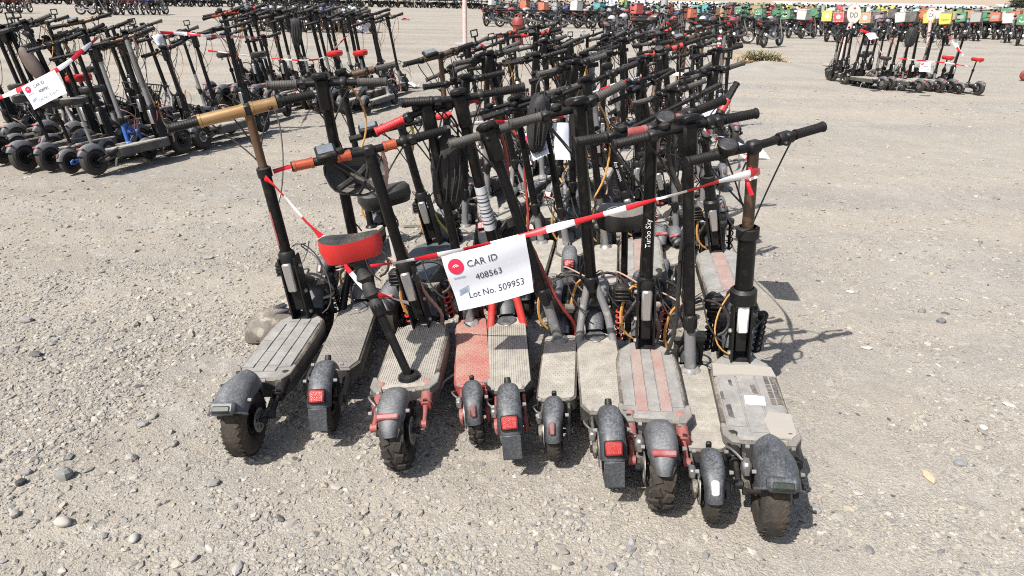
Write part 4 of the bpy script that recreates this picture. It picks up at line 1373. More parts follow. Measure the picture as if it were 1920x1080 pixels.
hero('electric_scooter', 'slim scooter with a tan deck and brown rope round its stem, behind the tape', 'slim', None, (1141, 462), (1098, 158), (990, 205), (1196, 118), ROWB, heading=hd, Lh=.74, lod=1, gripL='grip_grey', gripR='grip', neck_mat='steel', band=('fabric_brown', .05, .12))
hero('electric_scooter', 'scooter with white lettering down its black stem in the second row', 'big', None, (1212, 446), (1140, 262), (1148, 268), (1352, 158), ROWB, heading=hd, Lh=.78, lod=1, dyl=.05, dyr=.12, head='box', spring_mat='red', strips=['deckmat_grey', 'deckmat_red', 'deckmat_grey'],
     decals=(('winner sky', .45, .026, 'white', True),), gripR='grip', gripL='grip_grey', knobby=True)
hero('electric_scooter', 'scooter with a hooded tail and round display behind the rightmost two', 'big', None, (1352, 472), (1322, 262), (1196, 292), (1382, 155), ROWB, heading=hd, Lh=.82, lod=1, dyl=.12, dyr=.10, head='round', disp_off=.02, hood='flare', strips=['deckmat_grey', 'deckmat_red', 'deckmat_grey'],
     sleeve=('red', [(.5, .7)]), spring_mat='black2', stem_r=.029, ext=(.40, 'black'), fender_mat='fender_dark')
hero('electric_scooter', 'scooter with a dark bar and tan grip behind the gold handlebar', 'slim', None, (700, 425), (640, 145), (528, 158), (742, 120), ROWB, heading=hd, Lh=.74, lod=1, gripR='grip_grey', dyl=.08, dyr=.10, sleeve=('bronze', [(.2, .6)]), neck_mat='black')

# ------------------------------------------------------------ things hung on and tied to the middle group
def place(o, p, R=None):
    o.matrix_world = Matrix.Translation(p) @ (R.to_4x4() if R else Matrix.Identity(4))

def open_helmet(name, label, shell_m, liner_m, p, R, s=.13, strap=True):
    root = empty(name, p, R.to_euler() if R else (0, 0, 0))
    def surf(k):
        def f(u, v):
            a = 2 * math.pi * u; t = rad(92) * v
            x = math.cos(a) * math.sin(t); y = math.sin(a) * math.sin(t); z = math.cos(t)
            q = k * (1 + .03 * math.sin(6 * a) * math.sin(t)**2)
            return (x * s * 1.18 * q, y * s * .92 * q, z * s * .95 * q)
        return f
    a = MB(); a.shell(surf(1.0), surf(.95), 24, 10); so = a.build('shell', [shell_m], root, 50)
    l = MB(); l.grid(surf(.93), 22, 8); l.build('liner', [liner_m], root, 60)
    for sg in (-1, 1):
        x_ = MB(); x_.tube(catmull([(-s * .75 * sg, -s * .62, -.0), (-s * .2 * sg, -s * .1, s * .62), (s * .7 * sg, s * .6, 0)], 6), .013, 6); x_.build('cradle_strap', ['bag'], root)
    for k in range(3):
        v = MB(); aa = rad(-40 + 40 * k)
        v.box((.03, math.sin(aa) * s * .55, s * .86 * math.cos(aa * .6)), (.13, .016, .014), Matrix.Rotation(-aa * .6, 3, 'X'), .004); v.build('vent', ['ink'], so)
    if strap:
        st = MB(); st.tube(catmull([(0, s * .85, 0), (.02, s * .6, -.10), (.03, 0, -.15), (.02, -s * .6, -.10), (0, -s * .85, 0)], 6), .006, 6); st.build('strap', ['bag'], root)
    tag(root, label, 'helmet')
    return root
open_helmet('helmet', 'black helmet with grey liner hanging upside down under the orange bar', 'black', 'foam', px(668, 322, D=2.98), Matrix.Rotation(rad(20), 3, 'Z') @ Matrix.Rotation(rad(-118), 3, 'X'), .115)
open_helmet('helmet', 'scuffed brown helmet lying on the ground behind the leftmost deck', 'helmet_dust', 'foam', px(512, 618, z=.03), Matrix.Rotation(rad(30), 3, 'Z') @ Matrix.Rotation(rad(-10), 3, 'Y'), .115, False)

def hang_bag(label, p, w_, h_, t_, seed):
    g = random.Random(seed)
    root = empty('bag', p, (0, rad(3), rad(8)))
    b = MB()
    def f(u, v):
        a = 2 * math.pi * u
        z = h_ * (.5 - v)
        k = (max(.02, math.sin(math.pi * v))**.13) if 0 < v < 1 else .5
        k *= .86 + .14 * math.sin(math.pi * (v * .7 + .3)) + .07 * math.sin(11 * v + 7 * math.sin(a * 2 + seed)) + .05 * math.sin(4 * a + 6 * v)
        ca, sa = math.cos(a), math.sin(a)
        return (abs(ca)**.6 * (1 if ca > 0 else -1) * w_ * .5 * k, abs(sa)**.7 * (1 if sa > 0 else -1) * t_ * .5 * k, z + .01 * math.sin(5 * a + seed))
    b.grid(f, 22, 16)
    b.pf(*[len(b.v) - 1 - 17 * i for i in range(23)]); b.pf(*[17 * i for i in range(23)])
    b.build('pouch', ['bag'], root, 60)
    for sx in (-1, 1):
        c = MB(); c.tube(catmull([(sx * w_ * .22, -t_ * .1, h_ * .5 - .01), (sx * w_ * .18, 0, h_ * .5 + .05), (0, .01, h_ * .5 + .09)], 6), .005, 6); c.build('strap', ['bag'], root)
    for k in range(4):
        c = MB(); x = (k - 1.5) * w_ * .18
        c.tube(catmull([(x, -t_ * .5, h_ * .30), (x * 1.2 + g.uniform(-.01, .01), -t_ * .56, 0), (x * .8, -t_ * .48, -h_ * .36)], 6), .004, 5); c.build('cord', ['cable'], root)
    tag(root, label, 'bag')
hang_bag('black mesh bag hanging on the stem left of the red scooter neck', px(842, 325, D=2.95), .145, .30, .10, 1)
hang_bag('black drawstring bag hanging beside the white paper in the middle of the group', px(1008, 232, D=3.9), .11, .30, .09, 2)
sd_ = MB(); sk_ = MB()
R_ = Matrix.Rotation(rad(24), 3, 'Z') @ Matrix.Rotation(rad(-6), 3, 'Y') @ Matrix.Rotation(rad(18), 3, 'X')
loose = empty('loose_saddle', px(1172, 410, D=2.95))
saddle(sd_, sk_, (0, 0, 0), .27, .19, .08, Matrix.Rotation(rad(20), 3, 'Z'))
sd_.build('seat', ['seat_grey'], loose, 60); sk_.build('seat_skirt', ['seat_black'], loose, 60)
q = MB(); q.tube([(0, 0, 0), (.02, .02, -.28)], .015, 10); q.build('seat_post', ['black'], loose)
tag(loose, 'grey and black saddle on a post behind the lettered black stem', 'saddle')

def tape(pts, label, width=.05, stripe=.095, twists=None, seed=0, name='barrier_tape', group=None):
    P = catmull(pts, 14)
    seg = [0]
    for a, b in zip(P, P[1:]): seg.append(seg[-1] + (b - a).length)
    L = seg[-1]
    step = stripe / 4
    n = max(4, int(L / step))
    g = random.Random(seed)
    ph0, ph1 = g.uniform(0, 6), g.uniform(0, 6)
    mb = MB()
    prev = None
    j = 0
    for i in range(n + 1):
        s = L * i / n
        while j < len(seg) - 2 and seg[j + 1] < s: j += 1
        t = (s - seg[j]) / max(1e-6, seg[j + 1] - seg[j])
        p = P[j].lerp(P[j + 1], t); d = (P[j + 1] - P[j]).normalized()
        u = Vector((0, 0, 1)) - d * d.z
        if u.length < .1: u = Vector((1, 0, 0)) - d * d.x
        u.normalize(); v = d.cross(u)
        a = (twists(s / L) if twists else .5 * math.sin(s * 3.1 + ph0) + .3 * math.sin(s * 7 + ph1))
        pinch = .42 + .58 * abs(math.sin(s * 5.3 + ph1)) * (.7 + .3 * math.sin(s * 17 + ph0))
        wd = u * math.cos(a) + v * math.sin(a)
        cv = (u * -math.sin(a) + v * math.cos(a)) * .006
        row = [mb.pv(p + wd * width * .5 * pinch), mb.pv(p + cv), mb.pv(p - wd * width * .5 * pinch)]
        if prev:
            mb.mi = int((s - step * .5) / stripe) % 2
            mb.pf(prev[0], row[0], row[1], prev[1]); mb.pf(prev[1], row[1], row[2], prev[2])
        prev = row
    o = mb.build(name, ['tape_red', 'tape_white'], None, 80)
    return tag(o, label, 'tape', group)

T = lambda u, v, D: px(u, v, D=D)
tape([T(695, 499, 2.62), T(760, 489, 2.56), T(828, 477, 2.50), T(900, 460, 2.47), T(1000, 437, 2.44), T(1120, 405, 2.40), T(1230, 374, 2.37), T(1330, 345, 2.34), T(1404, 326, 2.34), T(1420, 322, 2.38), T(1421, 327, 2.44), T(1406, 334, 2.44), T(1398, 330, 2.37), T(1404, 350, 2.35), T(1410, 366, 2.34)],
     'red and white barrier tape stretched across the front row and carrying the main sign', .030, .105, lambda t: .55 * math.sin(t * 11) + .35 * math.sin(t * 29) + .25, 3)
tape([T(497, 334, 2.80), T(520, 352, 2.78), T(560, 400, 2.76), T(605, 447, 2.75), T(648, 500, 2.74), T(690, 545, 2.72), T(730, 556, 2.70), T(768, 569, 2.66)],
     'red and white tape running from the gold barred stem down past the red saddle', .044, .105, lambda t: .7 * math.sin(t * 8) + .3 * math.sin(t * 23) + .2, 4)
tape([T(512, 322, 2.86), T(545, 312, 2.9), T(590, 303, 2.95), T(640, 296, 3.05)], 'short red and white tape tied from the gold barred stem to the orange bar end', .028, .09, None, 5)
tape([T(640, 296, 3.3), T(760, 262, 3.6), T(830, 240, 3.9), T(905, 230, 4.0), T(1000, 226, 4.1), T(1080, 215, 4.3)], 'red and white tape sagging across the second row behind the bars', .035, .10, None, 6)
tape([T(1040, 200, 5.4), T(1150, 160, 5.8), T(1240, 138, 6.2), T(1330, 142, 6.3), T(1338, 110, 7.0)], 'red and white tape through the far right bars of the middle group', .035, .12, None, 7)
tape([T(1408, 322, 2.42), T(1402, 300, 2.55), Vector((.94, 2.85, .955)), Vector((.94, 3.08, .955)), Vector((.925, 3.36, .955)), Vector((.95, 3.9, .97)), Vector((1.0, 4.4, 1.0))], 'red and white tape running back from the rightmost stem along the group', .03, .10, None, 8)

def paper(corners, label, title, cid, lot, name='paper_sign', curl=.012, lod=0, bare=False):
    """corners: top left, top right, bottom right, bottom left world points"""
    tl, tr, br_, bl = corners
    nrm = (tr - tl).cross(bl - tl).normalized()
    if nrm.dot(Vector((0, 0, CAM_H)) - tl) < 0: nrm = -nrm
    def P(u, v, off=0):
        p = tl.lerp(tr, u).lerp(bl.lerp(br_, u), v)
        return p + nrm * (off + curl * math.sin(math.pi * u) * (1 - .3 * v) + curl * .5 * math.sin(2 * math.pi * v + u))
    mb = MB()
    mb.shell(lambda u, v: P(u, v, .0006), lambda u, v: P(u, v, -.0004), 12, 9)
    o = mb.build(name, ['paper'], None, 80)
    tag(o, label, 'sign', 'lot number papers tied to the tapes')
    if bare: return o
    W = (tr - tl).length; H = (bl - tl).length
    def text(body, u0, v0, hgt, m, nm='printed_text', skew=0):
        vs, fs, w_, h_ = text_mesh(body, 1.0)
        capk = hgt / .72
        q = MB()
        for (x, y) in vs: q.pv(P(u0 + x * capk * H / W, v0 - y * capk, .0022))
        for f_ in fs: q.pf(*f_)
        q.build(nm, [m], o, 180)
    text(title, .47, .215, .115, 'ink')
    text(cid, .50, .475, .112, 'ink')
    text(lot, .545, .77, .112, 'ink')
    q = MB()
    n = 24; cu, cv, r = .145, .215, .135
    q.pv(P(cu, cv, .0022))
    for k in range(n): q.pv(P(cu + r * math.cos(2 * math.pi * k / n) * H / W, cv + r * math.sin(2 * math.pi * k / n), .0022))
    for k in range(n): q.pf(0, 1 + k, 1 + (k + 1) % n)
    q.build('red_seal', ['ink_red'], o, 180)
    q = MB()                                                    # white arc and bars inside the seal
    for (r0, a0, a1) in ((.060, 200, 340), (.034, 200, 340)):
        ids = []
        for k in range(9):
            a = rad(a0 + (a1 - a0) * k / 8)
            ids.append((q.pv(P(cu + r0 * math.cos(a) * H / W, cv + .02 + r0 * math.sin(a), .003)), q.pv(P(cu + (r0 - .014) * math.cos(a) * H / W, cv + .02 + (r0 - .014) * math.sin(a), .003))))
        for a, b in zip(ids, ids[1:]): q.pf(a[0], b[0], b[1], a[1])
    q.build('seal_mark', ['paper'], o, 180)
    q = MB()
    for k in range(9):
        u = .075 + k * .017
        ids = [q.pv(P(u + a, .405 + b, .0022)) for a, b in ((0, 0), (.011, 0), (.011, .026), (0, .026))]; q.pf(*ids)
    q.build('seal_caption', ['ink_blue'], o, 180)
    q = MB()                                                    # rubber stamp
    for (a, b, c, d) in ((0, 0, 1, .10), (0, .90, 1, 1), (0, 0, .03, 1), (.97, 0, 1, 1), (.08, .25, .92, .36), (.08, .48, .92, .60), (.08, .70, .92, .80)):
        ids = []
        for x, y in ((a, b), (c, b), (c, d), (a, d)):
            uu, vv = x * .145, y * .105
            ids.append(q.pv(P(.085 + uu * .94 - vv * .15, .645 + vv - uu * .35, .0022)))
        q.pf(*ids)
    q.build('stamp', ['ink_blue'], o, 180)
    return o
paper([T(827, 480, 2.50), T(985, 437, 2.44), T(1001, 546, 2.46), T(861, 583, 2.52)], 'white paper sign reading CAR ID 408563 and Lot No. 509953 on the front tape', 'CAR ID', '408563', 'Lot No. 509953', curl=.013)
paper([T(1036, 231, 3.95), T(1066, 231, 3.98), T(1070, 301, 3.9), T(1042, 299, 3.88)], 'plain white paper hanging among the bars right of the drawstring bag', '', '', '', bare=True)
paper([T(984, 250, 3.95), T(1018, 238, 3.95), T(1030, 288, 3.9), T(1000, 302, 3.9)], 'white paper showing Lot No behind the second row stems', 'CAR ID', '4085', 'Lot No', curl=.006)
paper([T(1310, 208, 4.2), T(1350, 196, 4.3), T(1366, 206, 4.1), T(1322, 219, 4.0)], 'white paper lying flat over the bars near the red bar sleeves', 'CAR ID', '408562', 'Lot No. 509952', curl=.004)
paper([Vector((.94, 3.36, .95)), Vector((.955, 3.09, .95)), Vector((1.12, 3.10, .895)), Vector((1.15, 3.38, .90))], 'white paper blown flat on the tape behind the rightmost stem', '', '', '', bare=True)

def on_deck(root, name, m, pts, z, label=None, th=.0016, wav=0):
    g = random.Random(int(abs(pts[0][0]) * 1000))
    q = MB(); n = len(pts)
    top_ = [q.pv((x, y, z + th + (g.uniform(0, wav)))) for x, y in pts]; bot = [q.pv((x, y, z - .002)) for x, y in pts]
    q.pf(*top_); 
    for k in range(n): q.pf(bot[k], bot[(k + 1) % n], top_[(k + 1) % n], top_[k])
    dk = [o for o in bpy.data.objects if o.parent == root and o.name.startswith('deck')][0]
    o = q.build(name, [m], dk, 20)
    if label: o['label'] = label
    return o
M['tornmat'] = mat('pale torn tape', (.33, .32, .295), .8, dust=.35, up=.2, scale=9, even=.6, bump=.5, bscale=90)
M['scuff'] = mat('bare black grip', (.03, .03, .032), .7, dust=.2, up=.2, scale=16)
L10 = (px(1392, 676, z=.205) - px(1436, 987, z=0)).length
on_deck(h10, 'torn_tape', 'tornmat', [(L10 - .16, -.115), (L10 - .09, -.108), (L10 - .075, -.03), (L10 - .085, .05), (L10 - .07, .112), (L10 - .17, .118), (L10 - .16, .02)], .2075, 'crumpled pale tape across the front of the deck', .003, .006)
on_deck(h10, 'worn_patch', 'tornmat', [(.185, -.092), (.21, -.112), (.34, -.118), (.35, -.045), (.29, -.02), (.19, -.03)], .2075, 'pale torn patch at the rear right of the deck', .002, .003)
on_deck(h10, 'sticker', 'paper', [(.395, -.045), (.395 + .062, -.048), (.395 + .064, .022), (.397, .025)], .2075, 'small white sticker on the deck', .0012)
for k in range(5):
    for r_ in range(2):
        x = .40 + .05 * k + .004 * (r_ % 2); y = -.075 - .022 * r_
        on_deck(h10, 'grip_pad', 'scuff', [(x, y - .008), (x + .042, y - .008), (x + .042, y + .008), (x, y + .008)], .2075, None, .0014)
for k, (x, y, l_, w_) in enumerate([(.30, .085, .09, .02), (.42, .10, .06, .012), (.52, .06, .05, .014), (.47, -.02, .07, .02)]):
    on_deck(h10, 'grip_pad', 'scuff', [(x, y - w_ / 2), (x + l_, y - w_ * .3), (x + l_ * .9, y + w_ / 2), (x + .01, y + w_ * .4)], .2075, None, .0012)

# ------------------------------------------------------------ the crowded ranks behind: a few kinds, copied
def proto(kind, steer, H=1.12, w_=.50, dz=.0, lod=1, **kw):
    S = dict(TYPES[kind]); S['type'] = kind; S.update(kw)
    S['Lh'] = .78 if kind != 'slim' else .73
    S['rnd'] = random.Random(int(steer * 10) + 77)
    steer += 10; dz = .040
    tx = S['Lh'] + (.05 if kind == 'slim' else .08) - .11
    S['top'] = Vector((tx, 0, H))
    a = rad(steer)
    d = Vector((math.sin(a), -math.cos(a), 0))
    S['HR'] = S['top'] + d * w_ * .5 + Vector((-.02, 0, dz + .012)); S['HL'] = S['top'] - d * w_ * .5 + Vector((-.02, 0, -dz + .012))
    z = S['zd']
    S['base_v'] = Vector((S['Lh'] + (.02 if kind == 'big' else 0 if kind == 'slim' else .05), 0, z - .01 if kind != 'max' else z + .2))
    if S.get('seat') == 1:
        S['seat'] = dict(at=(.26, 0, .62 + kw.get('seat_h', 0)), foot=(.30, 0, z), top=kw.get('seat_top', 'seat_black'), side=kw.get('seat_side', 'seat_black'), W=.19, L=.27, H=.055, post=kw.get('seat_post', 'black'))
    r = empty('electric_scooter', (0, 0, -50))
    scooter(r, S, lod)
    return r
KIND = {}
def K(key, desc, *a, **kw):
    KIND[key] = [proto(*a, **kw), desc, False]
K('slimgrey', 'slim black scooter with dusty grey grips', 'slim', 20, rim='steel', holder=1, gripL='grip_grey', gripR='grip_grey', neck_mat='stemgrey', band=('steel', .02, .3))
K('slimblack', 'slim black scooter with black grips', 'slim', 8, H=1.08, neck_mat='stemgrey')
K('maxgrey', 'wide necked black scooter with grey grips', 'max', 26, H=1.17, gripL='grip_grey', gripR='grip_grey', strut_mat='stemgrey', loop=('cable_orange', 1))
K('maxhead', 'black scooter with a big square stem head', 'max', 12, H=1.18, strut_mat='stemgrey')
K('bigbronze', 'heavy black scooter with a brown handlebar', 'big', 30, H=1.16, w_=.58, bar_mat='bronze', sleeve=('bronze', [(-.5, -.06), (.06, .5)]), head='phone', disp_off=-.08, spring_mat='black2', stem_mat='black', ext=(.5, 'bronze'))
K('bigred', 'heavy black scooter with red bar sleeves', 'big', 22, H=1.14, w_=.58, sleeve=('red', [(-.55, -.3), (.2, .5)]), head='round', spring_mat='red', knobby=True, latch_mat='white', frame_mat='red_dusty')
K('bigplain', 'heavy black scooter with a straight bar', 'big', 16, H=1.12, w_=.56, head='box', spring_mat='black2', rim='steel', holder=1)
K('saddle', 'black scooter carrying a black saddle', 'big', 18, mirror=1, H=1.08, w_=.54, head='none', seat=1, spring_mat='black2')
K('redsaddle', 'black scooter carrying a red saddle', 'big', 24, H=1.12, w_=.54, head='box', seat=1, seat_side='seat_red', seat_top='seat_red', seat_h=.05, spring_mat='red')
K('orange', 'black scooter with an orange handlebar', 'slim', 28, H=1.10, bar_mat='orange', sleeve=('orange', [(-.5, -.1), (.1, .5)]), head='none', neck_mat='black', gripR='grip')
K('blueframe', 'scooter with blue frame and grey saddle', 'slim', 22, H=1.06, frame_mat='blue', neck_mat='blue', seat=1, seat_top='seat_grey', seat_post='steel', stem_mat='steel')
K('worn', 'scooter with a taped grey stem', 'big', 25, H=1.14, w_=.56, stem_mat='stemgrey', head='none', wound=('cable_pink', 1), bar_mat='bronze', spring_mat='black2', band=('foam', .3, .8), ext=None)
placed = []
ORD = ['first', 'second', 'third', 'fourth', 'fifth', 'sixth', 'seventh', 'eighth', 'ninth', 'tenth', 'eleventh', 'twelfth', 'thirteenth', 'fourteenth', 'fifteenth', 'sixteenth', 'seventeenth', 'eighteenth', 'nineteenth']
def nth(k):
    if k < 19: return ORD[k]
    t, u_ = divmod(k + 1, 10)
    tens = {2: 'twenty', 3: 'thirty', 4: 'forty', 5: 'fifty'}[t]
    return tens.replace('ty', 'tieth') if u_ == 0 else tens + '-' + ORD[u_ - 1]
def put(key, x, y, heading, lean, where, group, dz=0.0, size=None):
    K_ = KIND[key]
    rot = (rad(lean), 0, rad(90 - heading))
    loc = (x, y, float(gh(x, y)) + .008 + dz)
    if not K_[2]:
        o = K_[0]; o.location = loc; o.rotation_euler = rot; K_[2] = True
    else:
        o = dup(K_[0], loc, rot)
    o.scale = [size or R3.uniform(.90, 1.05)] * 3
    o['label'] = KIND[key][1] + ', ' + where; o['category'] = 'scooter'; o['group'] = group
    placed.append((x, y))
    return o

R3 = random.Random(41)
RANKS = [  # hinge depth, left and right limit of the bars, count, words, group words
    (4.40, -.30, 1.05, 3, 'extra'),
    (4.95, -.40, 1.36, 8, 'third'),
    (5.85, -.30, 1.55, 8, 'fourth'),
    (6.80, -.20, 1.85, 9, 'fifth'),
    (7.85, -.10, 2.10, 9, 'sixth'),
    (8.90, .02, 2.50, 10, 'seventh'),
    (9.95, .10, 2.85, 10, 'last')]
ORDER = [['slimblack', 'maxgrey', 'slimgrey'],
         ['bigbronze', 'slimgrey', 'maxgrey', 'maxhead', 'slimblack', 'saddle', 'bigplain', 'slimgrey'],
         ['slimgrey', 'bigplain', 'slimblack', 'maxhead', 'worn', 'maxgrey', 'bigred', 'slimgrey'],
         ['slimgrey', 'slimblack', 'maxgrey', 'slimgrey', 'bigplain', 'maxhead', 'saddle', 'bigbronze', 'slimblack'],
         ['bigplain', 'bigred', 'slimgrey', 'maxgrey', 'slimblack', 'slimgrey', 'orange', 'maxhead', 'slimgrey'],
         ['orange', 'slimgrey', 'bigplain', 'slimblack', 'maxgrey', 'saddle', 'slimgrey', 'bigred', 'slimblack', 'worn'],
         ['bigred', 'slimgrey', 'maxgrey', 'bigplain', 'slimblack', 'maxhead', 'slimgrey', 'orange', 'bigbronze', 'maxgrey']]
for (D, xl, xr, n, wd_), order in zip(RANKS, ORDER):
    for k in range(n):
        f = (k + .0) / (n - 1)
        x = xl + (xr - xl) * f + R3.uniform(-.05, .05)
        y = D - .16 * (f - .5) + R3.uniform(-.12, .12)
        hdg = 8 + R3.uniform(-13, 14)
        L = .72
        put(order[k % len(order)], x - math.sin(rad(hdg)) * L, y - math.cos(rad(hdg)) * L, hdg, R3.uniform(-16, 2), ('%s from left in the %s middle rank' % (nth(k), wd_)).replace('in the extra middle rank', 'just behind the second middle rank'), 'scooters in the crowded ranks of the middle group')

# left group nearest the picture's left edge
GA = 'scooters in the left group'
A1 = [(186, 336, 'worn', -10), (138, 331, 'blueframe', -8), (100, 326, 'saddle', -9), (55, 326, 'saddle', -11), (12, 312, 'maxgrey', -12), (-40, 305, 'slimgrey', -10), (-95, 300, 'bigplain', -10)]
for k, (u, v, key, ln) in enumerate(A1):
    p = px(u, v - 4, z=0)
    put(key, p.x, p.y, 17 + R3.uniform(-3, 3), ln, ['nearest in the left group, lowest rear wheel', 'second from right in the near left rank', 'third from right in the near left rank', 'fourth from right in the near left rank',
        'fifth from right in the near left rank', 'at the left picture edge', 'cut off by the left picture edge'][k], GA)
p0 = px(186, 332, z=0)
for k, key in enumerate(['bigplain', 'slimblack', 'worn', 'slimgrey', 'redsaddle', 'bigbronze', 'saddle', 'slimgrey', 'maxgrey']):
    x = p0.x + .42 - .30 * k; y = p0.y + 1.25 + R3.uniform(-.1, .1) - .02 * k
    put(key, x, y, 17 + R3.uniform(-5, 5), R3.uniform(-12, -6), '%s from right in the middle left rank' % nth(k), GA)
for k, key in enumerate(['slimblack', 'bigplain', 'slimgrey', 'maxgrey', 'saddle', 'slimblack', 'bigplain']):
    x = p0.x + .45 - .46 * k; y = p0.y + 2.45 + R3.uniform(-.15, .15)
    put(key, x, y, 17 + R3.uniform(-6, 6), R3.uniform(-12, -6), '%s from right in the far left rank' % nth(k), GA)

for k, key in enumerate(['slimblack', 'slimgrey', 'saddle', 'slimblack', 'maxgrey', 'slimgrey', 'orange']):
    x = p0.x + .12 - .30 * k; y = p0.y + .62 + R3.uniform(-.12, .12)
    put(key, x, y, 20 + R3.uniform(-7, 7), R3.uniform(-13, -7), '%s from right between the left ranks' % nth(k), GA)

# long rank behind it with two red saddles
GB = 'scooters in the rank behind the left group'
keysB = ['bigplain', 'orange', 'saddle', 'bigred', 'slimblack', 'saddle', 'slimgrey', 'slimblack', 'slimgrey', 'maxgrey', 'slimgrey', 'slimblack', 'redsaddle', 'slimgrey', 'redsaddle', 'slimblack']
nB = len(keysB)
for k, key in enumerate(keysB):
    f = k / (nB - 1)
    p = px(385 + 310 * f, 198 + 14 * f, z=0)
    put(key, p.x + R3.uniform(-.05, .05), p.y + R3.uniform(-.25, .25), 12 + R3.uniform(-5, 5), R3.uniform(-10, -6),
        '%s from left in the long left rank' % nth(k), GB, size=1.10)
for k, key in enumerate(['slimgrey', 'bigplain', 'slimblack', 'maxgrey', 'slimgrey', 'bigred', 'slimblack']):
    p = px(400 + 250 * k / 6, 192 + 12 * k / 6, z=0)
    put(key, p.x + .3, p.y + 1.2 + R3.uniform(-.15, .15), 12 + R3.uniform(-5, 5), R3.uniform(-10, -6), '%s from left behind long left rank' % nth(k), GB, size=1.08)

# small group on the right
GC = 'scooters in the small group on the right'
C1 = [(1612, 157, 'slimblack', -62), (1630, 161, 'saddle', -58), (1652, 168, 'bigplain', -52), (1668, 168, 'saddle', -48), (1690, 170, 'slimgrey', -46), (1722, 174, 'bigplain', -42), (1740, 172, 'slimblack', -40),
      (1760, 174, 'bigred', -38), (1782, 174, 'redsaddle', -36), (1798, 176, 'slimblack', -34), (1832, 178, 'redsaddle', -30)]
WC = ['at the left end', 'second from the left', 'third from the left', 'fourth from the left', 'fifth from the left', 'in the middle', 'right of the middle', 'under the hanging paper', 'left of the clear stem', 'with the clear upright stem', 'at the right end']
for k, (u, v, key, hdg) in enumerate(C1):
    p = px(u, v, z=0)
    put(key, p.x, p.y, hdg * .45, R3.uniform(-7, 3), WC[k] + ' of the right group', GC, size=.88)

for k, key in enumerate(['slimgrey', 'saddle', 'bigplain', 'slimblack', 'maxgrey', 'slimgrey']):
    p = px(1622 + 34 * k, 156 + 2.4 * k, z=0)
    put(key, p.x + .1, p.y + .65, -24 + 2 * k + R3.uniform(-8, 8), R3.uniform(-6, 4), '%s from left, back of right group' % nth(k), GC, size=.88)

tape([T(-20, 190, 6.4), T(20, 175, 6.4), T(60, 156, 6.4), T(118, 124, 6.5), T(160, 90, 6.7), T(188, 66, 7.0)], 'red and white tape rising to the bars of the left group', .05, .14, None, 11)
tape([T(300, 61, 7.6), T(345, 63, 7.8), T(400, 68, 8.0), T(470, 70, 9.6), T(520, 76, 10.2)], 'red and white tape along the bars right of the left group', .045, .14, None, 12)
tape([T(390, 95, 10.4), T(440, 101, 10.4), T(520, 110, 10.5), T(580, 113, 10.7), T(612, 104, 10.8), T(640, 78, 11), T(668, 47, 11)], 'red and white tape strung across the long rank with red saddles', .03, .14, None, 13)
tape([T(1612, 56, 13.4), T(1634, 66, 13.3), T(1655, 104, 13.0)], 'red and white tape hanging at the left of the small right group', .04, .16, None, 14)
tape([T(1684, 110, 12.8), T(1720, 113, 12.8), T(1765, 117, 12.8), T(1814, 124, 12.7)], 'red and white tape across the stems of the small right group', .03, .16, None, 15)
tape([T(1776, 64, 13.2), T(1790, 84, 13.0), T(1806, 104, 12.8)], 'red and white tape dropping to the right end saddle', .035, .16, None, 16)
paper([T(40, 164, 6.37), T(103, 131, 6.4), T(126, 174, 6.38), T(64, 206, 6.34)], 'white paper sign reading CAR ID 408781 and Lot No. 510171', 'CAR ID', '408781', 'Lot No. 510171')
paper([T(666, 35, 11), T(697, 45, 11), T(687, 63, 11), T(662, 52, 11)], 'white paper fluttering at the right end of the long rank', 'CAR ID', '408521', 'Lot No. 509911', curl=.01)
paper([T(284, 68, 7.6), T(306, 66, 7.7), T(304, 88, 7.6), T(296, 86, 7.5)], 'crumpled white paper below the tape right of the left group', '', '', '', bare=True)
paper([T(1727, 116, 12.75), T(1747, 116, 12.75), T(1744, 136, 12.7), T(1723, 134, 12.7)], 'white paper hanging in the middle of the small right group', 'CAR ID', '408590', 'Lot No. 509980', curl=.01)
paper([T(1622, 64, 13.2), T(1640, 62, 13.3), T(1648, 72, 13.1), T(1632, 75, 13.0)], 'white paper folded over the tape at the left of the right group', '', '', '', bare=True)
paper([T(1790, 80, 13.0), T(1796, 84, 13.0), T(1804, 98, 12.9), T(1797, 96, 12.9)], 'narrow white paper strip by the right end saddle', '', '', '', bare=True)
hang_bag('black cloth bag hanging on the bars of the small right group', px(1708, 70, D=12.9), .17, .30, .12, 4)
hang_bag('black bag hanging from the middle bars of the long left rank', px(556, 60, D=10.6), .15, .36, .10, 5)
# brown padded cover on the near left bars
q = MB(); q.ellipsoid((0, 0, 0), (.075, .06, .19), 18, 12, Matrix.Rotation(rad(-28), 3, 'Y'))
o = q.build('saddle_cover', ['fabric_brown'], None, 60); o.location = px(62, 122, D=7.3); tag(o, 'dark brown padded cover hung on the bars of the left group', 'cover')

# wire basket and looped cables lying over the left group
b = px(268, 178, D=8.0); root = empty('wire_basket', b, (rad(-8), rad(6), rad(20)))
for z_, k_ in ((-.10, .72), (-.03, .85), (.05, .95), (.12, 1.05)):
    q = MB(); q.tube([(.19 * k_ * math.cos(t) , .13 * k_ * math.sin(t), z_) for t in [2 * math.pi * i / 20 for i in range(21)]], .0055, 5); q.build('hoop', ['cable'], root)
for i in range(18):
    t = 2 * math.pi * i / 18
    q = MB(); q.tube([(.19 * .72 * math.cos(t), .13 * .72 * math.sin(t), -.10), (.19 * 1.05 * math.cos(t), .13 * 1.05 * math.sin(t), .12)], .004, 4); q.build('wire', ['cable'], root)
tag(root, 'black wire basket wedged among the saddles of the left group', 'basket')

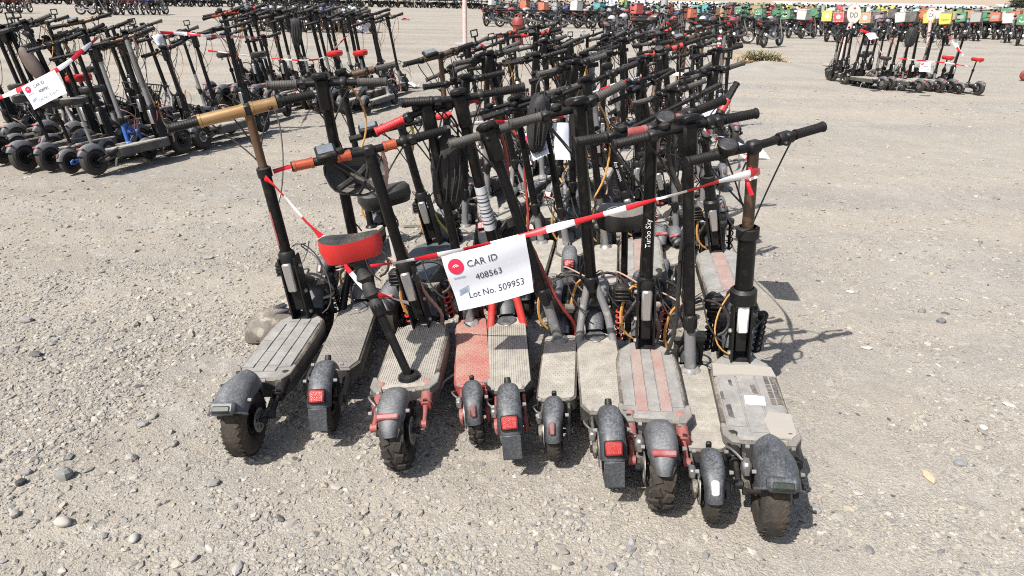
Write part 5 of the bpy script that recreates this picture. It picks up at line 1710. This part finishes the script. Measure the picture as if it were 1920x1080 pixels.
# ------------------------------------------------------------ motorcycles
def bike_mesh(parent, body, seatm='seat_black', lod=0):
    """local frame: x forward, rear tyre contact at the origin; parent=None joins everything into one mesh"""
    R, WB, tw = .295, 1.26, .10
    joined = MB() if parent is None else None
    mats = ['rubber', 'steel', 'black2', body, seatm, 'alu', 'lens_clear', 'lens_red', 'black']
    def part(nm, mat_):
        if joined is not None:
            joined.mi = mats.index(mat_); return joined, lambda: None
        q = MB(); return q, lambda: q.build(nm, [mat_], parent)
    seg = 20 if parent else 14
    for nm, x in (('rear_wheel', 0), ('front_wheel', WB)):
        q, fin = part('tyre', 'rubber')
        q.lathe([(R - .075 + .075 * abs(math.cos(a))**.7 * (1 if math.cos(a) > 0 else -.2), tw * .5 * math.sin(a)) for a in [2 * math.pi * k / 8 for k in range(8)]], (x, 0, R), (0, 1, 0), seg, closed=True)
        t_ = fin()
        q, fin = part(nm, 'steel')
        q.lathe([(R - .085, -.03), (R - .10, -.02), (R - .10, .02), (R - .085, .03)], (x, 0, R), (0, 1, 0), seg, closed=True)
        q.cyl((x, -.06, R), (x, .06, R), .05, n=8)
        for k in range(6):
            a = math.pi * k / 3; d = Vector((math.cos(a), 0, math.sin(a)))
            q.tube([Vector((x, 0, R)) + d * .04, Vector((x, 0, R)) + d * (R - .09)], .012, 4, False)
        w_ = fin()
        if t_ is not None: t_.parent = w_
        q, fin = part('fender', 'black2' if x == 0 else body)
        fender_mesh(q, x, R, R + .04, .14, rad(30 if x else 50), rad(165), .03, nu=7, nv=4, t=.006); fin()
    q, fin = part('engine', 'steel')
    q.box((.62, 0, .40), (.30, .24, .20), None, .04); q.cyl((.70, 0, .45), (.82, 0, .66), .085, .075, 10); q.cyl((.56, -.15, .38), (.56, .15, .38), .10, n=12); fin()
    q, fin = part('frame', 'black')
    for sg in (-1, 1):
        q.tube([(.0, sg * .09, R), (.40, sg * .10, .40)], .02, 6)
        q.tube([(.05, sg * .12, R + .02), (-.02, sg * .13, .68)], .024, 6)
        q.tube([(.40, sg * .10, .36), (.75, sg * .10, .26), (.90, sg * .04, .55), (1.0, 0, .86)], .018, 6)
        q.tube([(-.20, sg * .10, .74), (.42, sg * .09, .66), (.98, 0, .84)], .018, 6)
    fin()
    q, fin = part('fork', 'alu')
    for sg in (-1, 1): q.tube([(WB, sg * .085, R), (1.0, sg * .085, .93)], [.026, .02], 7)
    fin()
    q, fin = part('fuel_tank', body)
    q.ellipsoid((.70, 0, .82), (.24, .135, .125), 14, 8); q.box((.36, 0, .66), (.20, .20, .14), None, .04); q.box((-.08, 0, .72), (.30, .15, .09), Matrix.Rotation(rad(8), 3, 'Y'), .035); fin()
    q, fin = part('seat', seatm)
    q.prism([(-.28, -.07), (-.2, -.10), (.30, -.11), (.52, -.07), (.52, .07), (.30, .11), (-.2, .10), (-.28, .07)], .76, .84, .025, ztop=lambda x, y: .05 * max(0, .1 - x)); fin()
    q, fin = part('handlebar', 'black')
    q.tube([(.86, .36, 1.02), (.90, .24, 1.05), (.98, .08, .98), (.98, -.08, .98), (.90, -.24, 1.05), (.86, -.36, 1.02)], .013, 6)
    for sg in (-1, 1):
        q.tube([(.855, sg * .37, 1.02), (.875, sg * .26, 1.035)], .02, 7)
        q.tube([(.91, sg * .22, 1.05), (.89, sg * .28, 1.20)], .006, 4); q.ellipsoid((.885, sg * .30, 1.22), (.014, .07, .045), 8, 5)
    fin()
    q, fin = part('headlight', 'black2')
    q.lathe([(0, -.09), (.06, -.07), (.09, 0), (.09, .03)], (1.06, 0, .90), (1, 0, -.15), 12); fin()
    q, fin = part('headlight_lens', 'lens_clear')
    q.lathe([(.088, .03), (.06, .045), (0, .05)], (1.06, 0, .90), (1, 0, -.15), 12); fin()
    q, fin = part('exhaust', 'alu')
    q.tube([(.78, -.14, .30), (.50, -.16, .24), (.15, -.17, .30), (-.28, -.19, .42)], [.022, .024, .045, .042], 8); fin()
    q, fin = part('tail_light', 'lens_red')
    q.box((-.32, 0, .76), (.03, .10, .06), None, .01); fin()
    q, fin = part('stand', 'steel')
    q.tube([(.45, .12, .28), (.48, .26, .01)], .012, 5); fin()
    if joined is not None: return joined.mesh('motorcycle', mats)
BOXC = {'green': (0.01, 0.22, 0.09), 'teal': (.03, .38, .40), 'white': (.62, .62, .60), 'orange': (.55, .11, .03), 'red': (.5, .03, .03), 'yellow': (.70, .60, .03), 'black': (.03, .03, .035), 'grey': (.35, .35, .35), 'purple': (.12, .05, .11), 'tan': (.45, .28, .14), 'blue': (.03, .10, .40)}
for k, c in BOXC.items(): M['box_' + k] = mat('delivery box ' + k, tuple(.82 * q + .03 for q in c), .65, dust=.26, up=.3, scale=5)
for k, c in {'black': (.012, .012, .013), 'red': (.30, .02, .02), 'blue': (.03, .06, .22), 'silver': (.32, .33, .34), 'white': (.55, .55, .54)}.items(): M['bike_' + k] = mat('bike body ' + k, c, .35, dust=.12, up=.25)
def box_mesh(col, trim='black', logo=None):
    mb = MB()
    mb.box((-.16, 0, 1.07), (.46, .46, .44), None, .02)
    mb.mi = 1
    mb.box((-.16, 0, 1.30), (.475, .475, .03), None, .008)
    mb.box((-.16, 0, .845), (.40, .40, .014), None)
    if logo:
        mb.mi = 2
        def on(face, pts):
            ids = [mb.pv({'b': (-.392, -y, z), 'l': (-.16 + y * -1, .232, z), 'r': (-.16 + y, -.232, z)}[face] if face != 'b' else (-.392, -y, z)) for y, z in pts]
            mb.pf(*ids)
        for face in 'blr':
            if logo == 'smile':
                for ey in (-.09, .05): on(face, [(ey + .03 * math.cos(a), 1.17 + .035 * math.sin(a)) for a in [2 * math.pi * k / 8 for k in range(8)]])
                arc = [(math.cos(a), math.sin(a)) for a in [math.pi + math.pi * k / 8 for k in range(9)]]
                for (a, b) in zip(arc, arc[1:]):
                    on(face, [(-.02 + .13 * a[0], 1.08 + .12 * a[1]), (-.02 + .13 * b[0], 1.08 + .12 * b[1]), (-.02 + .085 * b[0], 1.08 + .075 * b[1]), (-.02 + .085 * a[0], 1.08 + .075 * a[1])])
            elif logo == 'check':
                for k in range(7):
                    for (yy, zz) in ((-.2 + k * .0667, 1.265), (-.2 + k * .0667, .885), (-.215, .90 + k * .06), (.215, .90 + k * .06)):
                        on(face, [(yy - .014, zz - .014), (yy + .014, zz - .014), (yy + .014, zz + .014), (yy - .014, zz + .014)])
                on(face, [(.10 * math.cos(a), 1.08 + .10 * math.sin(a)) for a in [2 * math.pi * k / 14 for k in range(14)]])
            elif logo == 'panel':
                on(face, [(-.15, 1.0), (.15, 1.0), (.15, 1.16), (-.15, 1.16)])
    return mb.mesh('delivery_box', ['box_' + col, 'box_' + trim, {'smile': 'box_white', 'check': 'box_white', 'panel': 'box_grey', None: 'box_white', 'word': 'ink'}[logo]])
BM = {}
def boxm(col, logo=None, trim=None):
    k = (col, logo)
    if k not in BM: BM[k] = box_mesh(col, trim or col, logo)
    return BM[k]
FULL = {}
RB0 = random.Random(8)
def front_bike(u, v, hdg, body, box, label, logo=None, boxword=None, dirt=False, lean=-4):
    p = px(u, v, z=0)
    if body not in FULL:
        r = empty('motorcycle', (0, 0, -60)); bike_mesh(r, 'bike_' + body); FULL[body] = [r, False]
    r, used = FULL[body]
    loc, rot = (p.x, p.y, float(gh(p.x, p.y)) + .008), (rad(lean), 0, rad(90 - hdg))
    if not used:
        tree_of(r)
        r.location = loc; r.rotation_euler = rot; FULL[body][1] = True; o = r
    else: o = dup(r, loc, rot)
    o.scale = (.9, .9, .9)
    tag(o, label, 'motorcycle', 'motorcycles in the nearest row on the right')
    if box:
        b = bpy.data.objects.new('delivery_box', boxm(box, logo)); COL.objects.link(b); b.parent = o
        b.scale = (.94, .94, .94); b.location = (0, 0, .05); b.rotation_euler = (rad(RB0.uniform(-5, 5)), rad(RB0.uniform(-3, 3)), 0)
        if boxword:
            vs, fs, w_, h_ = text_mesh(boxword, 1.0)
            k = .30 / w_
            for face in 'bl':
                q = MB()
                for x, y in vs: q.pv((-.394, -x * k, 1.03 + y * k) if face == 'b' else (-.16 - x * k, .234, 1.03 + y * k))
                for f_ in fs: q.pf(*f_)
                q.build('printed_word', ['ink'], b, 180)
    return o
front_bike(1342, 80, 96, 'black', None, 'black trail motorcycle standing side on at the end of the middle group', lean=-3)
for a in [(1390, 66, 52, 'black', 'green', 'motorcycle with a green smile box left of the other two green boxes', 'smile'),
          (1427, 68, 50, 'silver', 'green', 'motorcycle with a green smile box between two other green boxes', 'smile'),
          (1478, 72, 44, 'black', 'green', 'motorcycle with a tilted green smile box, third of the green ones', 'smile'),
          (1502, 73, 46, 'red', 'white', 'motorcycle with a plain white box right of the green boxes'),
          (1549, 79, 40, 'black', 'yellow', 'motorcycle with a chequered yellow box left of the round DD sign', 'check'),
          (1572, 81, 40, 'black', 'red', 'motorcycle with a chequered red box beside the yellow chequered one', 'check'),
          (1622, 84, 38, 'black', 'tan', 'motorcycle with a tan box edged in white squares behind the DD sign', 'check'),
          (1650, 76, 42, 'silver', 'purple', 'motorcycle with a purple box right of the tan box', 'panel'),
          (1690, 78, 44, 'red', 'white', 'motorcycle with a white box above the small right group'),
          (1705, 80, 40, 'black', 'black', 'motorcycle with a black box above the small right group'),
          (1738, 80, 38, 'black', 'yellow', 'motorcycle with a yellow smile box left of the CX sign', 'smile'),
          (1768, 86, 36, 'black', 'yellow', 'motorcycle with a large yellow box marked noon right of the CX sign', None, 'noon'),
          (1800, 76, 42, 'silver', 'green', 'motorcycle with a green box right of the yellow boxes', 'panel'),
          (1825, 77, 40, 'black', 'grey', 'motorcycle with a grey white box right of the green panel box', 'panel'),
          (1862, 74, 44, 'black', 'orange', 'motorcycle with an orange box near the right edge', 'panel'),
          (1884, 80, 40, 'silver', 'white', 'motorcycle with a white box second from the right edge'),
          (1906, 85, 36, 'black', 'green', 'motorcycle with a green smile box at the right picture edge', 'smile')]:
    front_bike(*a)
for a in [(1300, 70, 60, 'silver', 'orange', 'motorcycle with an orange box above the far bars of the middle group'), (1352, 66, 52, 'red', 'tan', 'motorcycle with a tan box left of the green boxes')]:
    front_bike(*a)

LOW = {k: bike_mesh(None, 'bike_' + k) for k in ('black', 'red', 'blue', 'silver', 'white')}
def low_bike(x, y, hdg, body, box, label, group, lean=-5, z=None):
    o = bpy.data.objects.new('motorcycle', LOW[body]); COL.objects.link(o)
    o.location = (x, y, float(gh(x, y)) + .008); o.rotation_euler = (rad(lean), 0, rad(90 - hdg))
    tag(o, label, 'motorcycle', group)
    if box:
        b = bpy.data.objects.new('delivery_box', boxm(box)); COL.objects.link(b); b.parent = o
        s = RB.uniform(.80, 1.0); b.scale = (s, s * RB.uniform(.9, 1.05), s * RB.uniform(.92, 1.0)); b.location = (0, 0, .845 * (1 - s)); b.rotation_euler = (RB.uniform(-.08, .08), RB.uniform(-.06, .06), 0)
    return o
RB = random.Random(5)
n_low = 0
names = ['second', 'third', 'fourth', 'fifth', 'sixth', 'seventh']
for ri, D in enumerate((34.5, 38.5, 42.5, 47, 52, 58)):
    x = -1.5 if ri else 5.5
    cnt = -1
    while x < .70 * D and n_low < 214:
        cnt += 1
        u = x / D
        body = RB.choice(['black', 'black', 'black', 'silver', 'red', 'blue', 'white'])
        box = RB.choice(['green', 'white', 'white', 'teal', 'orange', 'red', 'grey', 'yellow', 'black', 'green', 'white', 'tan']) if RB.random() < (.72 if u > .25 else .28) else None
        low_bike(x + RB.uniform(-.15, .15), D + RB.uniform(-.4, .4), RB.uniform(25, 65), body, box,
                 '%s motorcycle %s, %s from left in the %s row at right' % (body, 'with a %s box' % box if box else 'without a box', nth(cnt), names[ri]), 'motorcycles in the rows at the right')
        n_low += 1
        x += RB.uniform(.62, .95) if ri < 3 else RB.uniform(.9, 1.3)
for ri, (D, n, x0_) in enumerate(((30.0, 9, -10.7), (32.0, 9, -11.5), (34.2, 9, -12.2))):
    for k in range(n):
        low_bike(x0_ + .56 * k + RB.uniform(-.1, .1), D + RB.uniform(-.2, .2), RB.uniform(-10, 10), RB.choice(['black', 'black', 'silver', 'blue', 'white']), None,
                 'motorcycle without box, %s from left in the %s file behind the long left rank' % (nth(k), ['near', 'middle', 'far'][ri]), 'motorcycles in the pack behind the long left rank')
for k in range(17):
    low_bike(3.0 + .36 * k + RB.uniform(-.1, .1), 25.5 + (k % 3) * 1.5 + RB.uniform(-.2, .2), RB.uniform(15, 60), RB.choice(['black', 'silver', 'black', 'white', 'blue', 'red']), None,
             'motorcycle without box, %s from left right behind the middle scooter group' % nth(k), 'motorcycles packed behind the middle scooter group')
for k in range(9):
    p = px(150 + 19 * k, 28, z=0)
    low_bike(p.x, p.y + RB.uniform(-.5, .5), 70 if k < 2 else RB.uniform(-15, 15), 'red' if k in (4, 5, 6) else 'black', 'blue' if k in (6, 7) else None,
             ['black motorcycle side on at the left of the far left pack', 'black motorcycle second in the far left pack', 'black motorcycle third in the far left pack', 'black motorcycle in the middle of the far left pack',
              'first red motorcycle in the far left pack', 'second red motorcycle in the far left pack', 'red motorcycle with a blue box in the far left pack', 'black motorcycle with a blue box in the far left pack', 'black motorcycle at the right end of the far left pack'][k], 'motorcycles in the far left pack')
for k in range(3):
    p = px(2 + 17 * k, 25, z=0)
    low_bike(p.x, p.y, RB.uniform(-10, 10), ['black', 'red', 'red'][k], None, ['black motorcycle at the upper left picture corner', 'dark red motorcycle near the upper left corner', 'dark red motorcycle right of the two in the corner'][k], 'motorcycles in the upper left corner')

# distant rows nobody could count: one joined mass of low motorcycles
def far_mass():
    g = random.Random(9)
    src = MB()
    base = MB()
    def tiny(mb, T_, mi):
        mb.T = T_
        mb.mi = 0
        for x in (0, 1.26): mb.lathe([(.30, -.05), (.30, .05), (.20, .05), (.20, -.05)], (x, 0, .3), (0, 1, 0), 8, closed=True)
        mb.box((.6, 0, .45), (.7, .2, .3), None, .04)
        mb.mi = mi
        mb.ellipsoid((.70, 0, .82), (.26, .13, .13), 6, 4)
        mb.mi = 0
        mb.box((.1, 0, .8), (.7, .2, .09), None, .02); mb.tube([(1.26, 0, .3), (1.0, 0, .95)], .05, 4); mb.tube([(.9, .35, 1.05), (1, 0, 1.0), (.9, -.35, 1.05)], .03, 4)
        mb.mi = 3
        mb.box((1.1, 0, .92), (.08, .14, .14), None, .02)
    mb = MB()
    for D, xa, xb, st in ((70, -52, -27, .85), (73, -52, -27, .95), (82, -30, -2, .9), (85, -30, 2, .9), (88, -28, 8, 1.0), (64, 2, 30, 1.3), (69, 2, 36, 1.4)):
        x = xa
        while x < xb:
            tiny(mb, Matrix.Translation((x, D + g.uniform(-.4, .4), float(gh(x, D)))) @ Matrix.Rotation(rad(90 - g.uniform(-30, 50)), 4, 'Z'), g.choice([1, 1, 2, 4]))
            x += st * g.uniform(.8, 1.2)
    o = mb.build('distant_motorcycles', ['black2', 'bike_black', 'bike_red', 'alu', 'bike_silver'])
    tag(o, 'dense dark rows of parked motorcycles far off across the lot', 'motorcycles', None, 'stuff')
far_mass()

# ------------------------------------------------------------ signs, posts and the far edge of the lot
M['post_pink'] = mat('faded red and white post paint', (.62, .42, .40), .7, dust=.15, up=.15, wear=(.66, .62, .58))
M['sign_cream'] = mat('cream sign face', (.66, .61, .53), .6, dust=.05, up=.05)
M['concrete'] = mat('concrete', (.36, .35, .33), .9, dust=.2, up=.2)
M['pole'] = mat('galvanised pole', (.42, .43, .44), .5, metal=.3, dust=.1, up=.1)
M['roof'] = mat('pale metal roof', (.52, .55, .57), .5, dust=.1, up=.1, scale=.3)
M['hill'] = mat('dry hillside', (.34, .27, .20), .95, dust=.1, up=.1, scale=.02)
M['leaf'] = mat('dusty leaves', (.045, .062, .028), .8, dust=.15, up=.12, scale=3)
M['leaf_dry'] = mat('dry straw stems', (.38, .28, .15), .9, dust=.1, up=.1, scale=5)
M['leaf_pale'] = mat('pale green shrub leaves', (.27, .26, .15), .9, dust=.15, up=.1, scale=5)
M['bark'] = mat('bark', (.10, .075, .05), .9)
M['barrel'] = mat('red plastic', (.22, .03, .025), .5, dust=.06, up=.12)
M['yellowpost'] = mat('yellow post paint', (.55, .28, .03), .5, dust=.1, up=.12)
def round_sign(base_uv, top_uv, word, label, rad_, D_top_off=0):
    b = px(*base_uv, z=0); t = px(*top_uv, D=b.y + D_top_off)
    root = empty('row_sign', b)
    t = t - b
    q = MB(); q.tube([(0, 0, .04), t * .86], .055, 10); q.build('post', ['post_pink'], root)
    q = MB(); q.box((0, 0, .025), (.50, .50, .05), Matrix.Rotation(.4, 3, 'Z'), .01); q.build('base_plate', ['concrete'], root)
    q = MB(); yv = Vector((.12, -1, .12)).normalized(); xv = yv.cross(Vector((0, 0, 1))).normalized() * -1; zv = xv.cross(yv)
    xv = Vector((1, .12, 0)).normalized(); zv = xv.cross(yv) * -1 if xv.cross(yv).z < 0 else xv.cross(yv)
    n = 28
    fr = [q.pv(t + xv * rad_ * math.cos(2 * math.pi * k / n) + zv * rad_ * 1.28 * math.sin(2 * math.pi * k / n) + yv * .012) for k in range(n)]
    bk = [q.pv(t + xv * rad_ * math.cos(2 * math.pi * k / n) + zv * rad_ * 1.28 * math.sin(2 * math.pi * k / n) - yv * .012) for k in range(n)]
    q.pf(*fr); q.pf(*bk[::-1])
    for k in range(n): q.pf(fr[k], bk[k], bk[(k + 1) % n], fr[(k + 1) % n])
    f = q.build('sign_face', ['sign_cream'], root)
    vs, fs, w_, h_ = text_mesh(word, 1.0); k = rad_ * 1.15 / w_
    q = MB()
    for x, y in vs: q.pv(t + xv * x * k + zv * (y * k * 1.15 - rad_ * .15) + yv * .015)
    for f_ in fs: q.pf(*f_)
    q.build('lettering', ['ink'], f, 180)
    q = MB()
    ids = [q.pv(t + xv * a * rad_ + zv * b_ * rad_ + yv * .015) for a, b_ in ((-.25, .62), (.25, .62), (0, .95))]; q.pf(*ids)
    q.build('red_mark', ['ink_red'], f, 180)
    return tag(root, label, 'sign')
round_sign((1570, 124), (1601, 26), 'DD', 'oval sign lettered DD on a leaning faded pink post', .175)
round_sign((1738, 92), (1746, 27), 'CX', 'smaller oval sign lettered CX on a post behind the right group', .17)
b = px(872, 84, z=0); root = empty('row_post', b)
q = MB(); q.tube([(0, 0, .04), (.0, 0, 2.3)], .075, 10); q.build('post', ['post_pink'], root)
q = MB(); q.box((0, 0, .03), (.62, .5, .06), None, .01); q.build('base_plate', ['concrete'], root)
tag(root, 'faded pink post on a concrete base left of the middle group', 'post')
b = px(1240, 72, z=0); root = empty('lamp_pole', b)
q = MB(); q.tube([(0, 0, .25), (0, 0, 9)], [.14, .10], 14); q.build('shaft', ['pole'], root)
q = MB(); q.box((0, 0, .125), (.5, .5, .25), None, .02); q.build('footing', ['concrete'], root)
tag(root, 'tall grey metal pole rising above the far bars of the middle group', 'pole')
b = px(971, 84, z=0); root = empty('red_barrel', b)
q = MB(); q.lathe([(0, 0), (.20, 0), (.21, .04), (.17, .3), (.20, .33), (.17, .38), (.19, .75), (.23, .80), (.22, 1.0), (.16, 1.10), (0, 1.12)], (0, 0, 0), (0, 0, 1), 18); q.build('body', ['barrel'], root)
q = MB(); q.tube(catmull([(-.12, 0, 1.08), (-.1, 0, 1.2), (.1, 0, 1.2), (.12, 0, 1.08)], 5), .02, 6); q.build('handle', ['barrel'], root)
root.scale = (.9, .9, .78)
tag(root, 'red plastic barrel standing behind the left end of the far bars', 'barrel')
b = px(1339, 160, z=0); root = empty('yellow_post', b)
q = MB(); q.tube([(0, 0, 0), (0, 0, .52)], .06, 10); q.build('base_sleeve', ['yellowpost'], root)
q = MB(); q.tube([(0, 0, .5), (0, 0, 1.0)], .03, 8); q.build('post', ['white'], root)
q = MB()
for k in range(7): q.mi = k % 2; q.lathe([(.038, 0), (.05, .02), (.036, .045)], (0, 0, .6 + .045 * k), (random.uniform(-.2, .2), random.uniform(-.2, .2), 1), 9)
q.build('tape_wrap', ['tape_red', 'tape_white'], root)
tag(root, 'yellow footed post wrapped in tape at the far right of the middle group', 'post')

# dry shrub and gravel heap
def leaf_ball(root, nm, m, n, rx, ry, rz, cz, ls, seed, up=0.0):
    g = random.Random(seed); mb = MB()
    lumps = [(g.uniform(-.6, .6) * rx, g.uniform(-.6, .6) * ry, cz + g.uniform(-.5, .5) * rz, g.uniform(.35, .6)) for _ in range(9)]
    for _ in range(n):
        lx, ly, lz, k = g.choice(lumps)
        d = Vector((g.gauss(0, 1), g.gauss(0, 1), g.gauss(0, 1))).normalized() * (g.random()**.4) * k
        p = Vector((lx + d.x * rx, ly + d.y * ry, max(.03, lz + d.z * rz)))
        a = Vector((g.gauss(0, 1), g.gauss(0, 1), g.gauss(0, 1) + up)).normalized(); u, v = perp(a)
        s = ls * g.uniform(.5, 1.3)
        ids = [mb.pv(p + a * s), mb.pv(p + u * s * .35), mb.pv(p - a * s * .4), mb.pv(p - u * s * .35)]; mb.pf(*ids)
    return mb.build(nm, [m], root, 180)
b = px(1425, 124, z=0); root = empty('shrub', b)
leaf_ball(root, 'foliage', 'leaf_pale', 2600, .62, .4, .17, .22, .045, 3, 1.4)
leaf_ball(root, 'dry_stems', 'leaf_dry', 2600, .70, .45, .14, .10, .05, 4, 1.6)
g = random.Random(2)
q = MB()
for k in range(90):
    a = g.uniform(0, 6.28); r = g.uniform(.1, .65); q.tube([(g.uniform(-.2, .2), g.uniform(-.15, .15), 0), (math.cos(a) * r * 1.1, math.sin(a) * r * .6, g.uniform(.15, .36))], .006, 3, False)
q.build('twigs', ['leaf_dry'], root)
tag(root, 'low dry shrub of straw and pale green right of the middle group', 'shrub')
b = px(1452, 132, z=0); mb = MB()
mb.grid(lambda u, v: (b.x + (u - .5) * 3.2, b.y + (v - .5) * 3.0, float(gh(b.x + (u - .5) * 3.2, b.y + (v - .5) * 3)) - .02 + .20 * max(0, 1 - ((u - .5) * 2)**2)**1.5 * max(0, 1 - ((v - .5) * 2)**2)**1.5 * (.8 + .4 * float(vnoise(np.array([u * 9]), np.array([v * 9]), 4)[0]))), 40, 30)
M['grit'] = mat('grey grit', (.27, .255, .225), .95, dust=.15, up=.15, scale=4, bump=.8, bscale=60)
tag(mb.build('gravel_heap', ['grit'], None, 80), 'low grey heap of grit beside the dry shrub', 'gravel heap', None, 'structure')
# litter
def litter(u, v, m, label, s, seed):
    g = random.Random(seed); p = px(u, v, z=0); mb = MB()
    mb.grid(lambda a, c: (p.x + (a - .5) * s + .02 * math.sin(5 * c + seed), p.y + (c - .5) * s * .8, float(gh(p.x, p.y)) + .012 + .05 * s / .2 * abs(math.sin(4 * a + seed) * math.cos(3 * c))), 6, 5)
    tag(mb.build('litter', [m], None, 60), label, 'litter')
litter(745, 168, 'tape_red', 'crumpled red tape scrap on the ground behind the square headed bar', .35, 1)
litter(722, 178, 'tape_red', 'flat red tape scrap left of the crumpled one', .25, 2)
litter(768, 163, 'paper', 'white paper scrap beside the crumpled red tape', .30, 3)
litter(705, 185, 'paper', 'small white scrap at the left of the red tape scraps', .15, 4)
litter(1092, 60, 'paper', 'white scrap on the ground among the far bars', .3, 5)
litter(760, 38, 'tape_red', 'red white scrap on the open lot at the top', .5, 6)
litter(735, 30, 'yellowpost', 'yellow scrap on the open lot at the top', .4, 7)
litter(890, 92, 'tape_red', 'red tape scraps at the foot of the pink post', .6, 8)
b = px(1921, 152, z=.0); root = empty('red_reel', b)
q = MB(); q.lathe([(.0, -.04), (.05, -.04), (.09, -.05), (.12, -.02), (.12, .02), (.09, .05), (.05, .04), (0, .04)], (0, 0, .12), (.3, 1, 0), 18); q.build('disc', ['barrel'], root)
q = MB(); q.cyl((-.03, -.1, .12), (.03, .1, .12), .03, n=10); q.build('hub', ['steel'], root)
tag(root, 'dull red round reel standing at the right picture edge', 'reel')

# sheds, trees and hill beyond the lot
def shed(x0, x1, y, wdt, h, label, seed):
    root = empty('shed', ((x0 + x1) / 2, y, float(gh((x0 + x1) / 2, y))))
    L = x1 - x0
    q = MB(); q.box((0, wdt / 2, h * .5), (L, wdt, h), None, .02); q.build('wall', ['concrete'], root)
    n = int(L / 6)
    for k in range(n):
        q = MB(); xa = -L / 2 + L * k / n; xb = -L / 2 + L * (k + 1) / n - .05
        c = [(xa, -.5, h + .02), (xb, -.5, h + .02), (xb, wdt * .5, h + 1.0), (xa, wdt * .5, h + 1.0)]
        for off in (0,):
            ids = [q.pv(p) for p in c]; id2 = [q.pv((p[0], p[1], p[2] + .05)) for p in c]
            q.pf(*id2); q.pf(*ids[::-1])
            for i in range(4): q.pf(ids[i], ids[(i + 1) % 4], id2[(i + 1) % 4], id2[i])
        q.build('roof_panel', ['roof'], root)
    return tag(root, label, 'shed')
shed(34, 62, 96, 12, 2.4, 'long low shed with a pale roof beyond the motorcycles at the right', 1)
shed(66, 90, 100, 12, 2.5, 'pale roofed shed at the far right beyond the motorcycles', 2)
shed(12, 31, 104, 10, 2.2, 'pale roofed shed beyond the motorcycles left of the long one', 3)
def tree(u, D, h, w_, label, seed):
    x = px(u, 10, D=D).x; root = empty('tree', (x, D, float(gh(x, D))))
    q = MB(); q.tube([(0, 0, 0), (.1, 0, h * .3), (0, .1, h * .6)], [.18, .13, .08], 8)
    for k in range(5):
        a = 1.3 * k; q.tube([(.05, 0, h * (.25 + .06 * k)), (math.cos(a) * w_ * .3, math.sin(a) * w_ * .3, h * .7)], [.07, .03], 6)
    q.build('trunk', ['bark'], root)
    leaf_ball(root, 'crown', 'leaf', 2200, w_ * .5, w_ * .5, h * .42, h * .58, .22, seed)
    tag(root, label, 'tree')
tree(1622, 88, 3.1, 3.4, 'bushy dark tree beyond the motorcycles above the DD sign', 1)
tree(1727, 90, 2.9, 3.2, 'bushy tree beyond the motorcycles above the CX sign', 2)
tree(1912, 84, 4.2, 3.6, 'dark green tree at the upper right corner', 3)
tree(1500, 92, 2.8, 3.0, 'low bush beyond the motorcycles above the green boxes', 4)
tree(1372, 95, 2.6, 2.8, 'small bush beyond the motorcycles above the tan box', 5)
mb = MB()
mb.grid(lambda u, v: (-100 + 800 * u, 330 + 350 * v, -4 + 34 * math.sin(math.pi * v)**1.5 * (.35 + .65 * float(vnoise(np.array([u * 8.0]), np.array([v * 3.0]), 8)[0]))), 80, 16)
tag(mb.build('hills', ['hill'], None, 80), 'low dry brown hills beyond the sheds', 'hills', None, 'structure')
# anything never used stays out
for k, v in KIND.items():
    if not v[2]:
        for o, _ in tree_of(v[0])[::-1]: bpy.data.objects.remove(o)
